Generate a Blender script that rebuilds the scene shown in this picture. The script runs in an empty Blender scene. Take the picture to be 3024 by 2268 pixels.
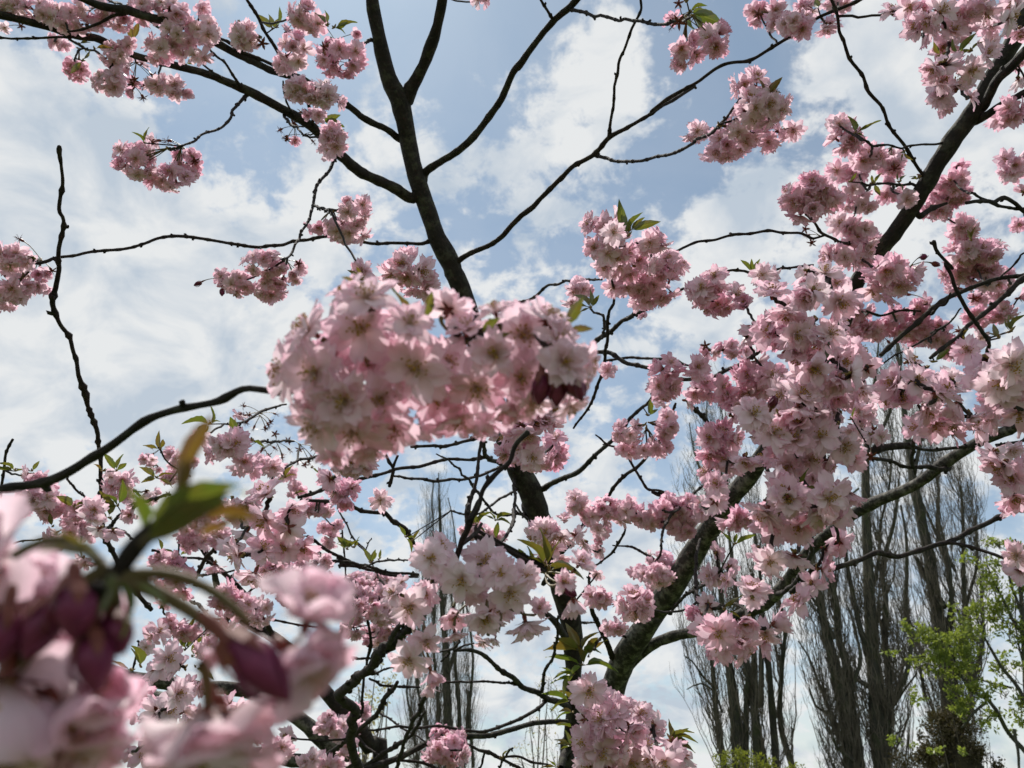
import bpy, math, random
import numpy as np
from mathutils import Vector, Matrix, noise
R = math.radians
rnd = random.Random(11)
SC = bpy.context.scene
COL = SC.collection

# ------------------------------------------------------------------ camera, sky, sun, exposure
PITCH = R(27.0); FPX = 2284.0; CAMZ = 1.6
cam_data = bpy.data.cameras.new('camera')
cam = bpy.data.objects.new('camera', cam_data); COL.objects.link(cam); SC.camera = cam
cam.location = (0, 0, CAMZ); cam.rotation_euler = (R(90) + PITCH, 0, 0)
cam_data.sensor_width = 36; cam_data.lens = FPX / 3024 * 36
cam_data.clip_start = 0.02; cam_data.clip_end = 3000
cam_data.dof.use_dof = True; cam_data.dof.focus_distance = 1.0
cam_data.dof.aperture_fstop = cam_data.lens / 1.75
RT = np.array([1.0, 0, 0]); UP = np.array([0, -math.sin(PITCH), math.cos(PITCH)])
FW = np.array([0, math.cos(PITCH), math.sin(PITCH)]); CAM = np.array([0, 0, CAMZ])

def ray(x, y):
    return RT * ((x - 1512) / FPX) - UP * ((y - 1134) / FPX) + FW
def P(x, y, d):
    return CAM + ray(x, y) * d
def PV(x, y, Y):                      # on the upright plane Y metres in front
    r = ray(x, y); return CAM + r * (Y / r[1])
def project(p):
    q = p - CAM; z = q @ FW
    return 1512 + FPX * (q @ RT) / z, 1134 - FPX * (q @ UP) / z, z
def cdir(fx, fy, fz):                 # right, up, towards the viewer -> world direction
    v = RT * fx + UP * fy - FW * fz
    return v / np.linalg.norm(v)

SUN_EL, SUN_AZ = R(60), R(-22)        # azimuth measured from the view direction, minus = left
sun_dir = Vector((math.sin(SUN_AZ) * math.cos(SUN_EL), math.cos(SUN_AZ) * math.cos(SUN_EL), math.sin(SUN_EL)))
sl = bpy.data.lights.new('sun', 'SUN'); sun = bpy.data.objects.new('sun', sl); COL.objects.link(sun)
sl.energy = 5.0; sl.angle = R(0.55); sl.color = (1.0, 0.95, 0.88)
sun.rotation_euler = (-sun_dir).to_track_quat('-Z', 'Y').to_euler()
sun.location = (0, 0, 30)

world = bpy.data.worlds.new('World'); SC.world = world; world.use_nodes = True
def make_world():
    nt = world.node_tree; nt.nodes.clear(); N = nt.nodes.new; L = nt.links.new
    def M(op, a, b=None, c=None, clamp=False):
        n = N('ShaderNodeMath'); n.operation = op; n.use_clamp = clamp
        for i, v in enumerate((a, b, c)):
            if v is None: continue
            if isinstance(v, (int, float)): n.inputs[i].default_value = v
            else: L(v, n.inputs[i])
        return n.outputs[0]
    def VM(op, a, b=None):
        n = N('ShaderNodeVectorMath'); n.operation = op
        for i, v in enumerate((a, b)):
            if v is None: continue
            if isinstance(v, (tuple, list)): n.inputs[i].default_value = v
            else: L(v, n.inputs[i])
        return n
    out = N('ShaderNodeOutputWorld'); bg = N('ShaderNodeBackground'); bg.inputs[1].default_value = 0.1
    sky = N('ShaderNodeTexSky'); sky.sky_type = 'NISHITA'; sky.sun_disc = False
    sky.sun_elevation = SUN_EL; sky.sun_rotation = SUN_AZ; sky.air_density = 1.0; sky.dust_density = 0.4; sky.ozone_density = 1.0
    tc = N('ShaderNodeTexCoord'); D = VM('NORMALIZE', tc.outputs['Generated']).outputs[0]
    sep = N('ShaderNodeSeparateXYZ'); L(D, sep.inputs[0])
    z = M('MAXIMUM', sep.outputs[2], 0.0)
    den = M('ADD', z, 0.55)
    comb = N('ShaderNodeCombineXYZ'); L(M('DIVIDE', sep.outputs[0], den), comb.inputs[0]); L(M('DIVIDE', sep.outputs[1], den), comb.inputs[1])
    pl = comb.outputs[0]
    def noise_tex(vec, sc, det, rough, off=(0, 0, 0), dist=0.0):
        v = VM('ADD', vec, off).outputs[0]
        n = N('ShaderNodeTexNoise'); n.inputs['Scale'].default_value = sc; n.inputs['Detail'].default_value = det
        n.inputs['Roughness'].default_value = rough; n.inputs['Distortion'].default_value = dist
        L(v, n.inputs['Vector']); return n.outputs[0]
    n1 = noise_tex(pl, 3.6, 9, 0.60, (3.1, 1.7, 0), 0.35)
    n2 = noise_tex(pl, 11.0, 8, 0.60, (7.3, 2.2, 0), 0.2)
    n3 = noise_tex(D, 2.0, 3, 0.5, (0.6, 2.1, 4.0))
    n5 = noise_tex(pl, 27.0, 6, 0.62, (2.3, 4.1, 0), 0.3)
    acc = M('ADD', M('MULTIPLY', M('SUBTRACT', n1, 0.5), 3.0), M('MULTIPLY', M('SUBTRACT', n2, 0.5), 4.6))
    acc = M('ADD', acc, M('MULTIPLY', M('SUBTRACT', n5, 0.5), 3.2))
    acc = M('ADD', acc, M('MULTIPLY', M('SUBTRACT', n3, 0.5), 0.8))
    # where the day's cloud banks and blue gaps stand in this sky (photo px, radius px, weight)
    for (x, y, r, w) in SKY_BLOBS:
        c = ray(x, y); s2 = 1.0 / (np.linalg.norm(c)); c = c / np.linalg.norm(c)
        ang = r / FPX * s2
        dt = VM('DOT_PRODUCT', D, tuple(float(q) for q in c)).outputs['Value']
        e = M('EXPONENT', M('MULTIPLY', M('SUBTRACT', dt, 1.0), 1.0 / (ang * ang)))
        acc = M('ADD', acc, M('MULTIPLY', e, w * .85))
    cov = N('ShaderNodeMapRange'); cov.interpolation_type = 'SMOOTHSTEP'
    cov.inputs['From Min'].default_value = -0.50; cov.inputs['From Max'].default_value = 0.46
    cov.inputs['To Min'].default_value = 0.10; cov.inputs['To Max'].default_value = 0.97
    L(acc, cov.inputs['Value'])
    hz = M('MULTIPLY', M('POWER', M('SUBTRACT', 1.0, z), 3.5), 0.62)
    cv = M('ADD', cov.outputs[0], M('MULTIPLY', hz, M('SUBTRACT', 1.0, cov.outputs[0])), clamp=True)
    n4 = noise_tex(pl, 9.0, 8, 0.55, (1.3, 9.2, 0), 0.4)
    cr = N('ShaderNodeValToRGB'); L(n4, cr.inputs[0])
    cr.color_ramp.elements[0].position = 0.37; cr.color_ramp.elements[0].color = (4.8, 5.5, 6.3, 1)
    cr.color_ramp.elements[1].position = 0.56; cr.color_ramp.elements[1].color = (7.5, 7.65, 7.7, 1)
    hs = N('ShaderNodeHueSaturation'); hs.inputs['Saturation'].default_value = 0.66; hs.inputs['Value'].default_value = SKY_VALUE
    L(sky.outputs[0], hs.inputs['Color'])
    mx = N('ShaderNodeMix'); mx.data_type = 'RGBA'; tint = N('ShaderNodeMix'); tint.data_type = 'RGBA'; tint.blend_type = 'MULTIPLY'; tint.inputs['Factor'].default_value = 1.0; tint.inputs['B'].default_value = (.86, 1.04, 1.12, 1); L(hs.outputs[0], tint.inputs['A']); L(cv, mx.inputs['Factor']); L(tint.outputs['Result'], mx.inputs['A']); L(cr.outputs[0], mx.inputs['B'])
    L(mx.outputs['Result'], bg.inputs[0]); L(bg.outputs[0], out.inputs[0])
SKY_VALUE = 0.9
SKY_BLOBS = [
 (620,260,190,-.9),(880,120,150,-.8),(560,420,130,-.55),(1330,240,170,-1.0),(1080,520,120,-.55),(1500,80,120,-.7),
 (1420,560,110,-.4),(2150,150,150,-1.0),(2320,330,130,-.9),(1930,560,110,-.8),(1760,700,110,-.6),(1820,900,130,-.9),
 (1330,880,110,-.5),(1900,1000,100,-.4),(1180,60,120,-.5),(2100,500,90,-.4),(1660,1250,110,-.35),(700,620,110,-.35),
 (250,60,160,-.3),(120,170,110,-.2),(1960,380,70,-.3),
 (120,520,220,.9),(330,480,130,.7),(250,1050,380,1.1),(80,800,240,.9),(600,900,240,.7),(1200,220,70,.5),
 (1700,280,120,.95),(1800,170,90,.8),(1580,420,90,.7),(1530,600,90,.5),(1620,700,80,.6),(1900,300,60,.6),
 (2600,260,160,1.0),(2480,210,70,.5),(2750,420,170,.9),(2880,520,150,.8),(2230,620,140,.8),(2100,760,110,.7),(2250,430,70,.5),
 (1980,900,140,.6),(1960,1020,80,.7),(2980,900,200,.5),(1800,1900,300,.5),(1100,480,90,.4),(900,600,120,.5),(760,330,50,.3),(1100,760,70,.3)]
make_world()
vs = SC.view_settings
vs.view_transform = 'Standard'; vs.look = 'None'; vs.exposure = 0.12; vs.gamma = 1.0; vs.use_curve_mapping = False
SC.render.engine = 'CYCLES'
cy = SC.cycles
cy.max_bounces = 10; cy.diffuse_bounces = 5; cy.transmission_bounces = 8; cy.glossy_bounces = 2; cy.transparent_max_bounces = 8
cy.use_denoising = True; cy.caustics_reflective = False; cy.caustics_refractive = False

# ------------------------------------------------------------------ mesh collecting
class MB:
    def __init__(s): s.v = []; s.f = []; s.m = []; s.a = []; s.n = 0
    def add(s, verts, faces, mat=0, attr=None):
        verts = np.asarray(verts, dtype=float); k = len(verts)
        s.v.append(verts)
        if isinstance(faces, np.ndarray): s.f.append(faces + s.n)
        else: s.f.extend([np.array(faces, dtype=int) + s.n] if len(set(map(len, faces))) == 1 else [np.array([q], dtype=int) + s.n for q in faces])
        nf = len(faces)
        s.m.append(np.full(nf, mat) if np.isscalar(mat) else np.asarray(mat))
        s.a.append(np.zeros((k, 3)) if attr is None else np.asarray(attr, dtype=float)); s.n += k
    def mesh(s, name, mats, smooth=True, origin=None):
        me = bpy.data.meshes.new(name)
        if not s.v: return me
        V = np.concatenate(s.v)
        if origin is not None: V = V - np.asarray(origin)
        tot = np.concatenate([np.full(len(f), f.shape[1]) for f in s.f]); loops = np.concatenate([f.ravel() for f in s.f])
        me.vertices.add(len(V)); me.vertices.foreach_set('co', V.astype(np.float32).ravel())
        me.loops.add(len(loops)); me.loops.foreach_set('vertex_index', loops.astype(np.int32))
        st = np.concatenate([[0], np.cumsum(tot)[:-1]])
        me.polygons.add(len(tot)); me.polygons.foreach_set('loop_start', st.astype(np.int32)); me.polygons.foreach_set('loop_total', tot.astype(np.int32))
        me.polygons.foreach_set('material_index', np.concatenate(s.m).astype(np.int32))
        me.polygons.foreach_set('use_smooth', np.full(len(tot), smooth))
        at = me.attributes.new('puv', 'FLOAT_VECTOR', 'POINT'); at.data.foreach_set('vector', np.concatenate(s.a).astype(np.float32).ravel())
        for m in mats: me.materials.append(m)
        me.update(calc_edges=True)
        return me

WPOS = {}
def link(name, data, parent=None, pos=(0, 0, 0)):
    o = bpy.data.objects.new(name, data); COL.objects.link(o)
    pos = np.asarray(pos, dtype=float); WPOS[o.name] = pos
    if parent is not None: o.parent = parent; o.location = pos - WPOS[parent.name]
    else: o.location = pos
    return o
def tag(o, label=None, cat=None, group=None, kind=None):
    if label: o['label'] = label
    if cat: o['category'] = cat
    if group: o['group'] = group
    if kind: o['kind'] = kind
    return o

# ------------------------------------------------------------------ materials
def new_mat(name):
    m = bpy.data.materials.new(name); m.use_nodes = True; nt = m.node_tree; nt.nodes.clear(); return m, nt, nt.nodes.new, nt.links.new
def ramp(N, L, fac, stops):
    r = N('ShaderNodeValToRGB'); L(fac, r.inputs[0]); e = r.color_ramp.elements
    while len(e) < len(stops): e.new(0.5)
    for el, (p, c) in zip(e, stops): el.position = p; el.color = (*c, 1)
    return r.outputs[0]
def mixc(N, L, f, a, b, mode='MIX'):
    n = N('ShaderNodeMix'); n.data_type = 'RGBA'; n.blend_type = mode
    for k, v in (('Factor', f), ('A', a), ('B', b)):
        if isinstance(v, (int, float)): n.inputs[k].default_value = v
        elif isinstance(v, tuple): n.inputs[k].default_value = (*v, 1)
        else: L(v, n.inputs[k])
    return n.outputs['Result']
def mth(N, L, op, a, b=0.0, clamp=False):
    n = N('ShaderNodeMath'); n.operation = op; n.use_clamp = clamp
    for i, v in enumerate((a, b)):
        if isinstance(v, (int, float)): n.inputs[i].default_value = v
        else: L(v, n.inputs[i])
    return n.outputs[0]
def noi(N, L, vec, scale, det=4, rough=.55):
    n = N('ShaderNodeTexNoise'); n.inputs['Scale'].default_value = scale; n.inputs['Detail'].default_value = det; n.inputs['Roughness'].default_value = rough
    if vec is not None: L(vec, n.inputs['Vector'])
    return n.outputs[0]
def thin_shader(N, L, nt, col, trans, gloss=0.035, rough=0.45, tcol=None):
    out = N('ShaderNodeOutputMaterial'); d = N('ShaderNodeBsdfDiffuse'); t = N('ShaderNodeBsdfTranslucent'); g = N('ShaderNodeBsdfGlossy')
    g.inputs['Roughness'].default_value = rough; g.inputs['Color'].default_value = (1, 1, 1, 1)
    L(col, d.inputs[0]); L(tcol or col, t.inputs[0])
    a = N('ShaderNodeMixShader'); a.inputs[0].default_value = trans; L(d.outputs[0], a.inputs[1]); L(t.outputs[0], a.inputs[2])
    b = N('ShaderNodeMixShader'); b.inputs[0].default_value = gloss; L(a.outputs[0], b.inputs[1]); L(g.outputs[0], b.inputs[2])
    L(b.outputs[0], out.inputs[0]); return d, t, g

def petal_mat():
    m, nt, N, L = new_mat('cherry_petal')
    at = N('ShaderNodeAttribute'); at.attribute_name = 'puv'; sp = N('ShaderNodeSeparateXYZ'); L(at.outputs['Vector'], sp.inputs[0])
    oi = N('ShaderNodeObjectInfo'); sc = N('ShaderNodeSeparateColor'); L(oi.outputs['Color'], sc.inputs[0])
    tone = mth(N, L, 'ADD', sp.outputs[2], sc.outputs[0])
    vv = N('ShaderNodeCombineXYZ'); L(mth(N, L, 'MULTIPLY', sp.outputs[0], 2.2), vv.inputs[0]); L(mth(N, L, 'MULTIPLY', sp.outputs[1], 7.0), vv.inputs[1]); L(mth(N, L, 'MULTIPLY', tone, 31.0), vv.inputs[2])
    vein = noi(N, L, vv.outputs[0], 1.6, 3, .6)
    pale = ramp(N, L, sp.outputs[0], [(0.0, (.58, .34, .28)), (.11, (.84, .70, .66)), (.35, (.92, .82, .83)), (.75, (.92, .75, .80)), (1.0, (.90, .67, .75))])
    pink = ramp(N, L, sp.outputs[0], [(0.0, (.56, .24, .26)), (.13, (.83, .56, .60)), (.45, (.88, .62, .71)), (.8, (.86, .52, .64)), (1.0, (.82, .40, .55))])
    tf = mth(N, L, 'ADD', tone, mth(N, L, 'MULTIPLY', mth(N, L, 'SUBTRACT', vein, .5), .55), True)
    c = mixc(N, L, tf, pale, pink)
    tc = N('ShaderNodeTexCoord')
    spots = noi(N, L, tc.outputs['Object'], 3.0, 5, .6)
    c = mixc(N, L, mth(N, L, 'MULTIPLY', mth(N, L, 'SUBTRACT', spots, .5, True), .6, True), c, (.70, .48, .54))
    tcol = mixc(N, L, 1.0, c, (1.0, .955, .995), 'MULTIPLY')
    thin_shader(N, L, nt, c, 0.52, 0.03, 0.5, tcol)
    return m
def leaf_mat(name, green, bronze, trans=0.5, gl=.02):
    m, nt, N, L = new_mat(name)
    at = N('ShaderNodeAttribute'); at.attribute_name = 'puv'; sp = N('ShaderNodeSeparateXYZ'); L(at.outputs['Vector'], sp.inputs[0])
    oi = N('ShaderNodeObjectInfo'); sc = N('ShaderNodeSeparateColor'); L(oi.outputs['Color'], sc.inputs[0])
    tone = mth(N, L, 'ADD', sp.outputs[2], sc.outputs[0])
    tc = N('ShaderNodeTexCoord'); n1 = noi(N, L, tc.outputs['Object'], 2.5, 4, .6)
    tf = mth(N, L, 'ADD', tone, mth(N, L, 'MULTIPLY', mth(N, L, 'SUBTRACT', n1, .5), 1.2), True)
    c = mixc(N, L, tf, green, bronze)
    mid = mth(N, L, 'LESS_THAN', mth(N, L, 'ABSOLUTE', sp.outputs[1]), .07)
    c = mixc(N, L, mth(N, L, 'MULTIPLY', mid, .45), c, (.32, .34, .10))
    tcol = mixc(N, L, 1.0, c, (1.0, 1.0, .55), 'MULTIPLY')
    thin_shader(N, L, nt, c, trans, gl, 0.42, tcol)
    return m
def plain_mat(name, stops, scale=60, rough=.6, bump=0.3, subs=0.0, spec=.3, detail=6):
    m, nt, N, L = new_mat(name)
    out = N('ShaderNodeOutputMaterial'); b = N('ShaderNodeBsdfPrincipled'); L(b.outputs[0], out.inputs[0])
    ge = N('ShaderNodeNewGeometry'); n1 = noi(N, L, ge.outputs['Position'], scale, detail, .62)
    L(ramp(N, L, n1, stops), b.inputs['Base Color']); b.inputs['Roughness'].default_value = rough; b.inputs['Specular IOR Level'].default_value = spec
    if bump:
        bp = N('ShaderNodeBump'); bp.inputs['Strength'].default_value = bump; bp.inputs['Distance'].default_value = 0.25 / scale
        n2 = noi(N, L, ge.outputs['Position'], scale * 1.7, 6, .7); L(n2, bp.inputs['Height']); L(bp.outputs[0], b.inputs['Normal'])
    return m
def bark_mat(name, dark, mid, lichen, lscale=16, amount=.5, band=110):
    m, nt, N, L = new_mat(name)
    out = N('ShaderNodeOutputMaterial'); b = N('ShaderNodeBsdfPrincipled'); L(b.outputs[0], out.inputs[0])
    at = N('ShaderNodeAttribute'); at.attribute_name = 'puv'; ge = N('ShaderNodeNewGeometry'); pos = ge.outputs['Position']
    n1 = noi(N, L, pos, 45, 7, .65); c = ramp(N, L, n1, [(.3, dark), (.7, mid)])
    n2 = noi(N, L, pos, lscale, 8, .72)
    lf = N('ShaderNodeMapRange'); lf.inputs['From Min'].default_value = .60 - amount * .25; lf.inputs['From Max'].default_value = .72 - amount * .2; L(n2, lf.inputs['Value'])
    c = mixc(N, L, mth(N, L, 'MULTIPLY', lf.outputs[0], .75), c, lichen)
    # lenticels: short rings round the limb
    sp = N('ShaderNodeSeparateXYZ'); L(at.outputs['Vector'], sp.inputs[0])
    vv = N('ShaderNodeCombineXYZ'); L(mth(N, L, 'MULTIPLY', sp.outputs[0], band), vv.inputs[0]); L(mth(N, L, 'MULTIPLY', sp.outputs[1], 5.0), vv.inputs[1]); L(sp.outputs[2], vv.inputs[2])
    n3 = noi(N, L, vv.outputs[0], 1.0, 3, .6)
    lm = N('ShaderNodeMapRange'); lm.inputs['From Min'].default_value = .60; lm.inputs['From Max'].default_value = .68; L(n3, lm.inputs['Value'])
    c = mixc(N, L, mth(N, L, 'MULTIPLY', lm.outputs[0], .55), c, tuple(min(1, q * 1.9) for q in mid))
    L(c, b.inputs['Base Color']); b.inputs['Roughness'].default_value = .82; b.inputs['Specular IOR Level'].default_value = .28
    bp = N('ShaderNodeBump'); bp.inputs['Strength'].default_value = .8; bp.inputs['Distance'].default_value = .004
    h = mth(N, L, 'ADD', mth(N, L, 'MULTIPLY', n3, .8), mth(N, L, 'ADD', n1, n2)); L(h, bp.inputs['Height']); L(bp.outputs[0], b.inputs['Normal'])
    return m

M_PETAL = petal_mat()
M_STAMEN = plain_mat('stamen_filament', [(.3, (.62, .50, .40)), (.7, (.72, .52, .50))], 900, .6, 0)
M_ANTHER = plain_mat('stamen_anther', [(.35, (.55, .33, .06)), (.65, (.30, .15, .04))], 900, .7, 0)
M_CENTRE = plain_mat('flower_centre', [(.3, (.30, .15, .05)), (.7, (.48, .30, .10))], 700, .7, 0)
M_CALYX = plain_mat('calyx', [(.3, (.13, .028, .025)), (.7, (.24, .07, .045))], 500, .5, .1)
M_BUD = plain_mat('bud', [(.3, (.10, .010, .035)), (.7, (.24, .035, .10))], 220, .42, .1)
M_STALK = plain_mat('flower_stalk', [(.3, (.11, .105, .035)), (.55, (.14, .10, .04)), (.75, (.14, .055, .035))], 120, .5, .1)
M_LEAF = leaf_mat('cherry_leaf', (.12, .165, .028), (.20, .10, .03), .42, .06)
M_SCALE = plain_mat('bud_scale', [(.3, (.16, .08, .03)), (.7, (.30, .22, .07))], 300, .6, .2)
M_BARK = bark_mat('cherry_bark', (.009, .007, .006), (.036, .028, .022), (.085, .085, .055), 30, .40)
M_BARKG = bark_mat('grey_cherry_bark', (.012, .010, .008), (.062, .056, .047), (.26, .25, .21), 48, .50, 140)
M_TWIG = bark_mat('cherry_twig_bark', (.012, .008, .007), (.042, .028, .024), (.08, .075, .055), 60, .3, 260)
M_POPLAR = bark_mat('poplar_bark', (.035, .034, .026), (.085, .080, .062), (.075, .085, .035), 3, .5, 4)
M_POPTWIG = plain_mat('poplar_twig', [(.3, (.085, .070, .052)), (.7, (.20, .17, .13))], 3, .85, 0)
M_GREENLEAF = leaf_mat('spring_leaf', (.13, .20, .04), (.23, .28, .07), .55)
M_PALELEAF = leaf_mat('pale_spring_leaf', (.34, .36, .18), (.42, .36, .22))
M_HEDGE = leaf_mat('hedge_leaf', (.10, .17, .025), (.22, .24, .04), .4)
M_YEW = leaf_mat('dark_shrub_leaf', (.035, .045, .018), (.075, .055, .030), .2)

# ------------------------------------------------------------------ tubes
def frames(pts):
    T = np.gradient(pts, axis=0); T /= np.linalg.norm(T, axis=1)[:, None] + 1e-12
    ref = np.array([0.0, 0.0, 1.0])
    if abs(T[0] @ ref) > .9: ref = np.array([1.0, 0, 0])
    A = []; a = np.cross(T[0], ref); a /= np.linalg.norm(a)
    for t in T:
        a = a - t * (a @ t); a /= np.linalg.norm(a) + 1e-12; A.append(a)
    A = np.array(A); return T, A, np.cross(T, A)
def tube(mb, pts, rad, sides=6, mat=0, cap=True, rough=0.0, tone=0.0):
    pts = np.asarray(pts, float); n = len(pts); rad = np.broadcast_to(np.asarray(rad, float), (n,))
    T, A, B = frames(pts)
    th = np.linspace(0, 2 * np.pi, sides, endpoint=False)
    rr = np.repeat(rad[:, None], sides, 1)
    if rough:
        s = 1.0 / max(rad.mean() * 1.6, .002)
        for i in range(n):
            for j in range(sides):
                q = pts[i] + (A[i] * math.cos(th[j]) + B[i] * math.sin(th[j])) * rad[i]
                rr[i, j] *= 1 + rough * (noise.noise(Vector(q * s)) * 1.0 + noise.noise(Vector(q * s * 3.1)) * .6)
    V = pts[:, None, :] + rr[:, :, None] * (np.cos(th)[None, :, None] * A[:, None, :] + np.sin(th)[None, :, None] * B[:, None, :])
    seg = np.concatenate([[0], np.cumsum(np.linalg.norm(np.diff(pts, axis=0), axis=1))])
    at = np.zeros((n, sides, 3)); at[:, :, 0] = seg[:, None]; at[:, :, 1] = np.cos(th)[None, :]; at[:, :, 2] = tone + np.sin(th)[None, :] * .5
    i = np.arange(n - 1)[:, None] * sides; j = np.arange(sides)[None, :]; k = (j + 1) % sides
    F = np.stack([i + j, i + k, i + sides + k, i + sides + j], -1).reshape(-1, 4)
    V = V.reshape(-1, 3); at = at.reshape(-1, 3)
    mb.add(V, F, mat, at)
    if cap:
        c = np.vstack([pts[-1] + T[-1] * rad[-1] * .6, V[-sides:]])
        f = np.array([[0, 1 + a, 1 + (a + 1) % sides] for a in range(sides)])
        mb.add(c, f, mat, np.zeros((len(c), 3)))
def catmull(K, step):
    K = np.asarray(K, float)
    if len(K) == 2: K = np.array([K[0], (K[0] + K[1]) / 2, K[1]])
    E = np.vstack([2 * K[0] - K[1], K, 2 * K[-1] - K[-2]]); out = []
    for i in range(1, len(E) - 2):
        p0, p1, p2, p3 = E[i - 1:i + 3]
        n = max(2, int(np.linalg.norm((p2 - p1)[:3]) / step))
        for t in np.arange(n) / n:
            out.append(.5 * ((2 * p1) + (-p0 + p2) * t + (2 * p0 - 5 * p1 + 4 * p2 - p3) * t * t + (-p0 + 3 * p1 - 3 * p2 + p3) * t ** 3))
    out.append(E[-2]); return np.array(out)

VIEW = {'A': (0, 0), 'B': (1000, 0), 'C': (1924, 0), 'D': (0, 750), 'E': (1000, 750), 'F': (1924, 750), 'G': (0, 1443), 'H': (1000, 1443), 'I': (1924, 1443), 'O': (0, 0)}
VS = 1100 / 2212
def px(view, x, y):
    ox, oy = VIEW[view]; s = 1.0 if view == 'O' else VS
    return ox + x * s, oy + y * s

class Thing:
    def __init__(s, name, base, label, cat, group=None):
        s.root = link(name, None, None, base); s.root.empty_display_size = .2
        tag(s.root, label, cat, group); s.base = np.asarray(base, float)
        s.samples = []; s.cl = []; s.br = {}; s.flowers = []
def parse(data):
    """'A x,y,w x,y ... | B x,y' -> list of photo px (x, y, w); the width carries on when not given"""
    out = []; view = None; w = 20
    for tok in data.split():
        if tok in VIEW: view = tok; continue
        q = [float(a) for a in tok.split(',')]
        s = 1.0 if view == 'O' else VS
        if len(q) > 2: w = q[2] * s; known = True
        else: known = False
        x, y = px(view, q[0], q[1]); out.append([x, y, w, known])
    ks = [i for i, o in enumerate(out) if o[3]]
    W = np.interp(range(len(out)), ks, [out[i][2] for i in ks])
    return [(o[0], o[1], W[i]) for i, o in enumerate(out)]

def branch(th, key, data, d0, d1, on=None, name='branch', mat=None, knob=1.0, extra=None, hide_start=False, wig=1.0):
    pts = parse(data); n = len(pts)
    L2 = np.concatenate([[0], np.cumsum([math.hypot(pts[i + 1][0] - pts[i][0], pts[i + 1][1] - pts[i][1]) for i in range(n - 1)])])
    if on is not None:                       # grows out of another branch: start on its axis
        tr = th.br[on]; best = min(tr, key=lambda q: (q[3] - pts[0][0]) ** 2 + (q[4] - pts[0][1]) ** 2)
        d0 = best[5]
    if isinstance(d1, (list, tuple)): ds = np.interp(L2 / L2[-1], np.linspace(0, 1, len(d1) + 1), [d0] + list(d1))
    else: ds = d0 + (d1 - d0) * (L2 / L2[-1])
    K = [np.append(P(x, y, d), w * .5 * d / FPX) for (x, y, w), d in zip(pts, ds)]
    if on is not None:
        b = np.array(best[:3]); K.insert(0, np.append(b, K[0][3] * 1.15))
        if np.linalg.norm(K[1][:3] - b) < .004: K.pop(1)
    if extra: K = [np.append(np.asarray(e[:3], float), e[3]) for e in extra] + K if not hide_start else K
    K = np.array(K); rmean = K[:, 3].mean()
    step = min(max(rmean * .9, .0035), .03)
    S = catmull(K, step); S[:, 3] = np.maximum(S[:, 3], .0004)
    # the twig changes direction a little at each node
    S[:, 3] *= .95 if rmean > .006 else .86
    dist = np.concatenate([[0], np.cumsum(np.linalg.norm(np.diff(S[:, :3], axis=0), axis=1))]); Tn = None
    kx = [0.0]; ko = [np.zeros(3)]; ksp = max(.024, rmean * 10)
    while kx[-1] < dist[-1]:
        kx.append(kx[-1] + ksp * rnd.uniform(.5, 1.6)); ko.append(np.array([rnd.gauss(0, 1) for _ in range(3)]) * max(rmean * .42, .0007) * wig * (.35 if rmean > .009 else 1))
    ko = np.array(ko)
    for q in range(3): S[:, q] += np.interp(dist, kx, ko[:, q])
    mb = MB()
    node = rnd.uniform(.01, .03); spurs = []
    gap = max(.026, rmean * 8)
    while node < dist[-1] - .004:
        i = int(np.searchsorted(dist, node)); r = S[i, 3]
        k = rnd.uniform(.16, .42) * knob * (1 if r < .006 else .3)
        S[max(0, i - 1):i + 2, 3] *= np.array([1 + k * .5, 1 + k, 1 + k * .5])[:len(S[max(0, i - 1):i + 2])]
        if r < .008 and rnd.random() < .55: spurs.append(i)
        node += gap * rnd.uniform(.35, 1.9)
    big = rmean > .007
    tube(mb, S[:, :3], S[:, 3], 14 if big else (8 if rmean > .002 else 6), 0, True, .13 if big else (.10 if rmean > .003 else 0))
    Tt, A, B = frames(S[:, :3])
    for i in spurs:                           # small winter buds and leaf scars
        a = rnd.uniform(0, 6.28); o = A[i] * math.cos(a) + B[i] * math.sin(a); r = S[i, 3]
        h = rnd.uniform(.0016, .0038) * knob + r * .3
        p0 = S[i, :3] + o * r * .6; p1 = p0 + o * h * .7 + Tt[i] * h * .4; p2 = p1 + o * h * .3 + Tt[i] * h * .6
        tube(mb, [p0, p1, p2], [r * .55 + .0004, r * .5 + .0005, .0003], 5)
    if mat is None: mat = M_BARK if rmean > .006 else M_TWIG
    o = S[0, :3]
    ob = link(name, mb.mesh(name, [mat], True, o), th.root, o)
    rec = []
    for q in S[::2]:
        x, y, z = project(q[:3]); rec.append((q[0], q[1], q[2], x, y, z))
    if key: th.br[key] = rec
    th.samples += [(r[0], r[1], r[2], r[3], r[4], r[5]) for r in rec]
    return ob

# ------------------------------------------------------------------ petals, flowers, leaves, buds
def petal_geo(nt, nv, wid, cup, curl, notch, ruf, ph):
    V = []; A = []
    for i in range(nt + 1):
        t = i / nt; w = wid * math.sin(math.pi * (.04 + .73 * t ** .9))
        for j in range(nv + 1):
            v = -1 + 2 * j / nv
            x = t * (1 - notch * (1 - min(1, abs(v) * 1.7)) ** 1.2 * t ** 8) - .20 * abs(v) ** 3 * t ** 3
            x -= .035 * t ** 7 * abs(math.sin(v * 6.5 + ph)) * (nv > 4)
            y = v * w
            z = cup * (v * v) * w * .8 - cup * .1 * t + curl * t ** 2.2 + ruf * math.sin(v * 5 + ph) * t ** 3 + ruf * .7 * math.sin(t * 6 + ph * 2)
            V.append((x, y, z)); A.append((t, v, 0))
    F = [(i * (nv + 1) + j, (i + 1) * (nv + 1) + j, (i + 1) * (nv + 1) + j + 1, i * (nv + 1) + j + 1) for i in range(nt) for j in range(nv)]
    return np.array(V), np.array(F), np.array(A)
PR = random.Random(5)
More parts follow.
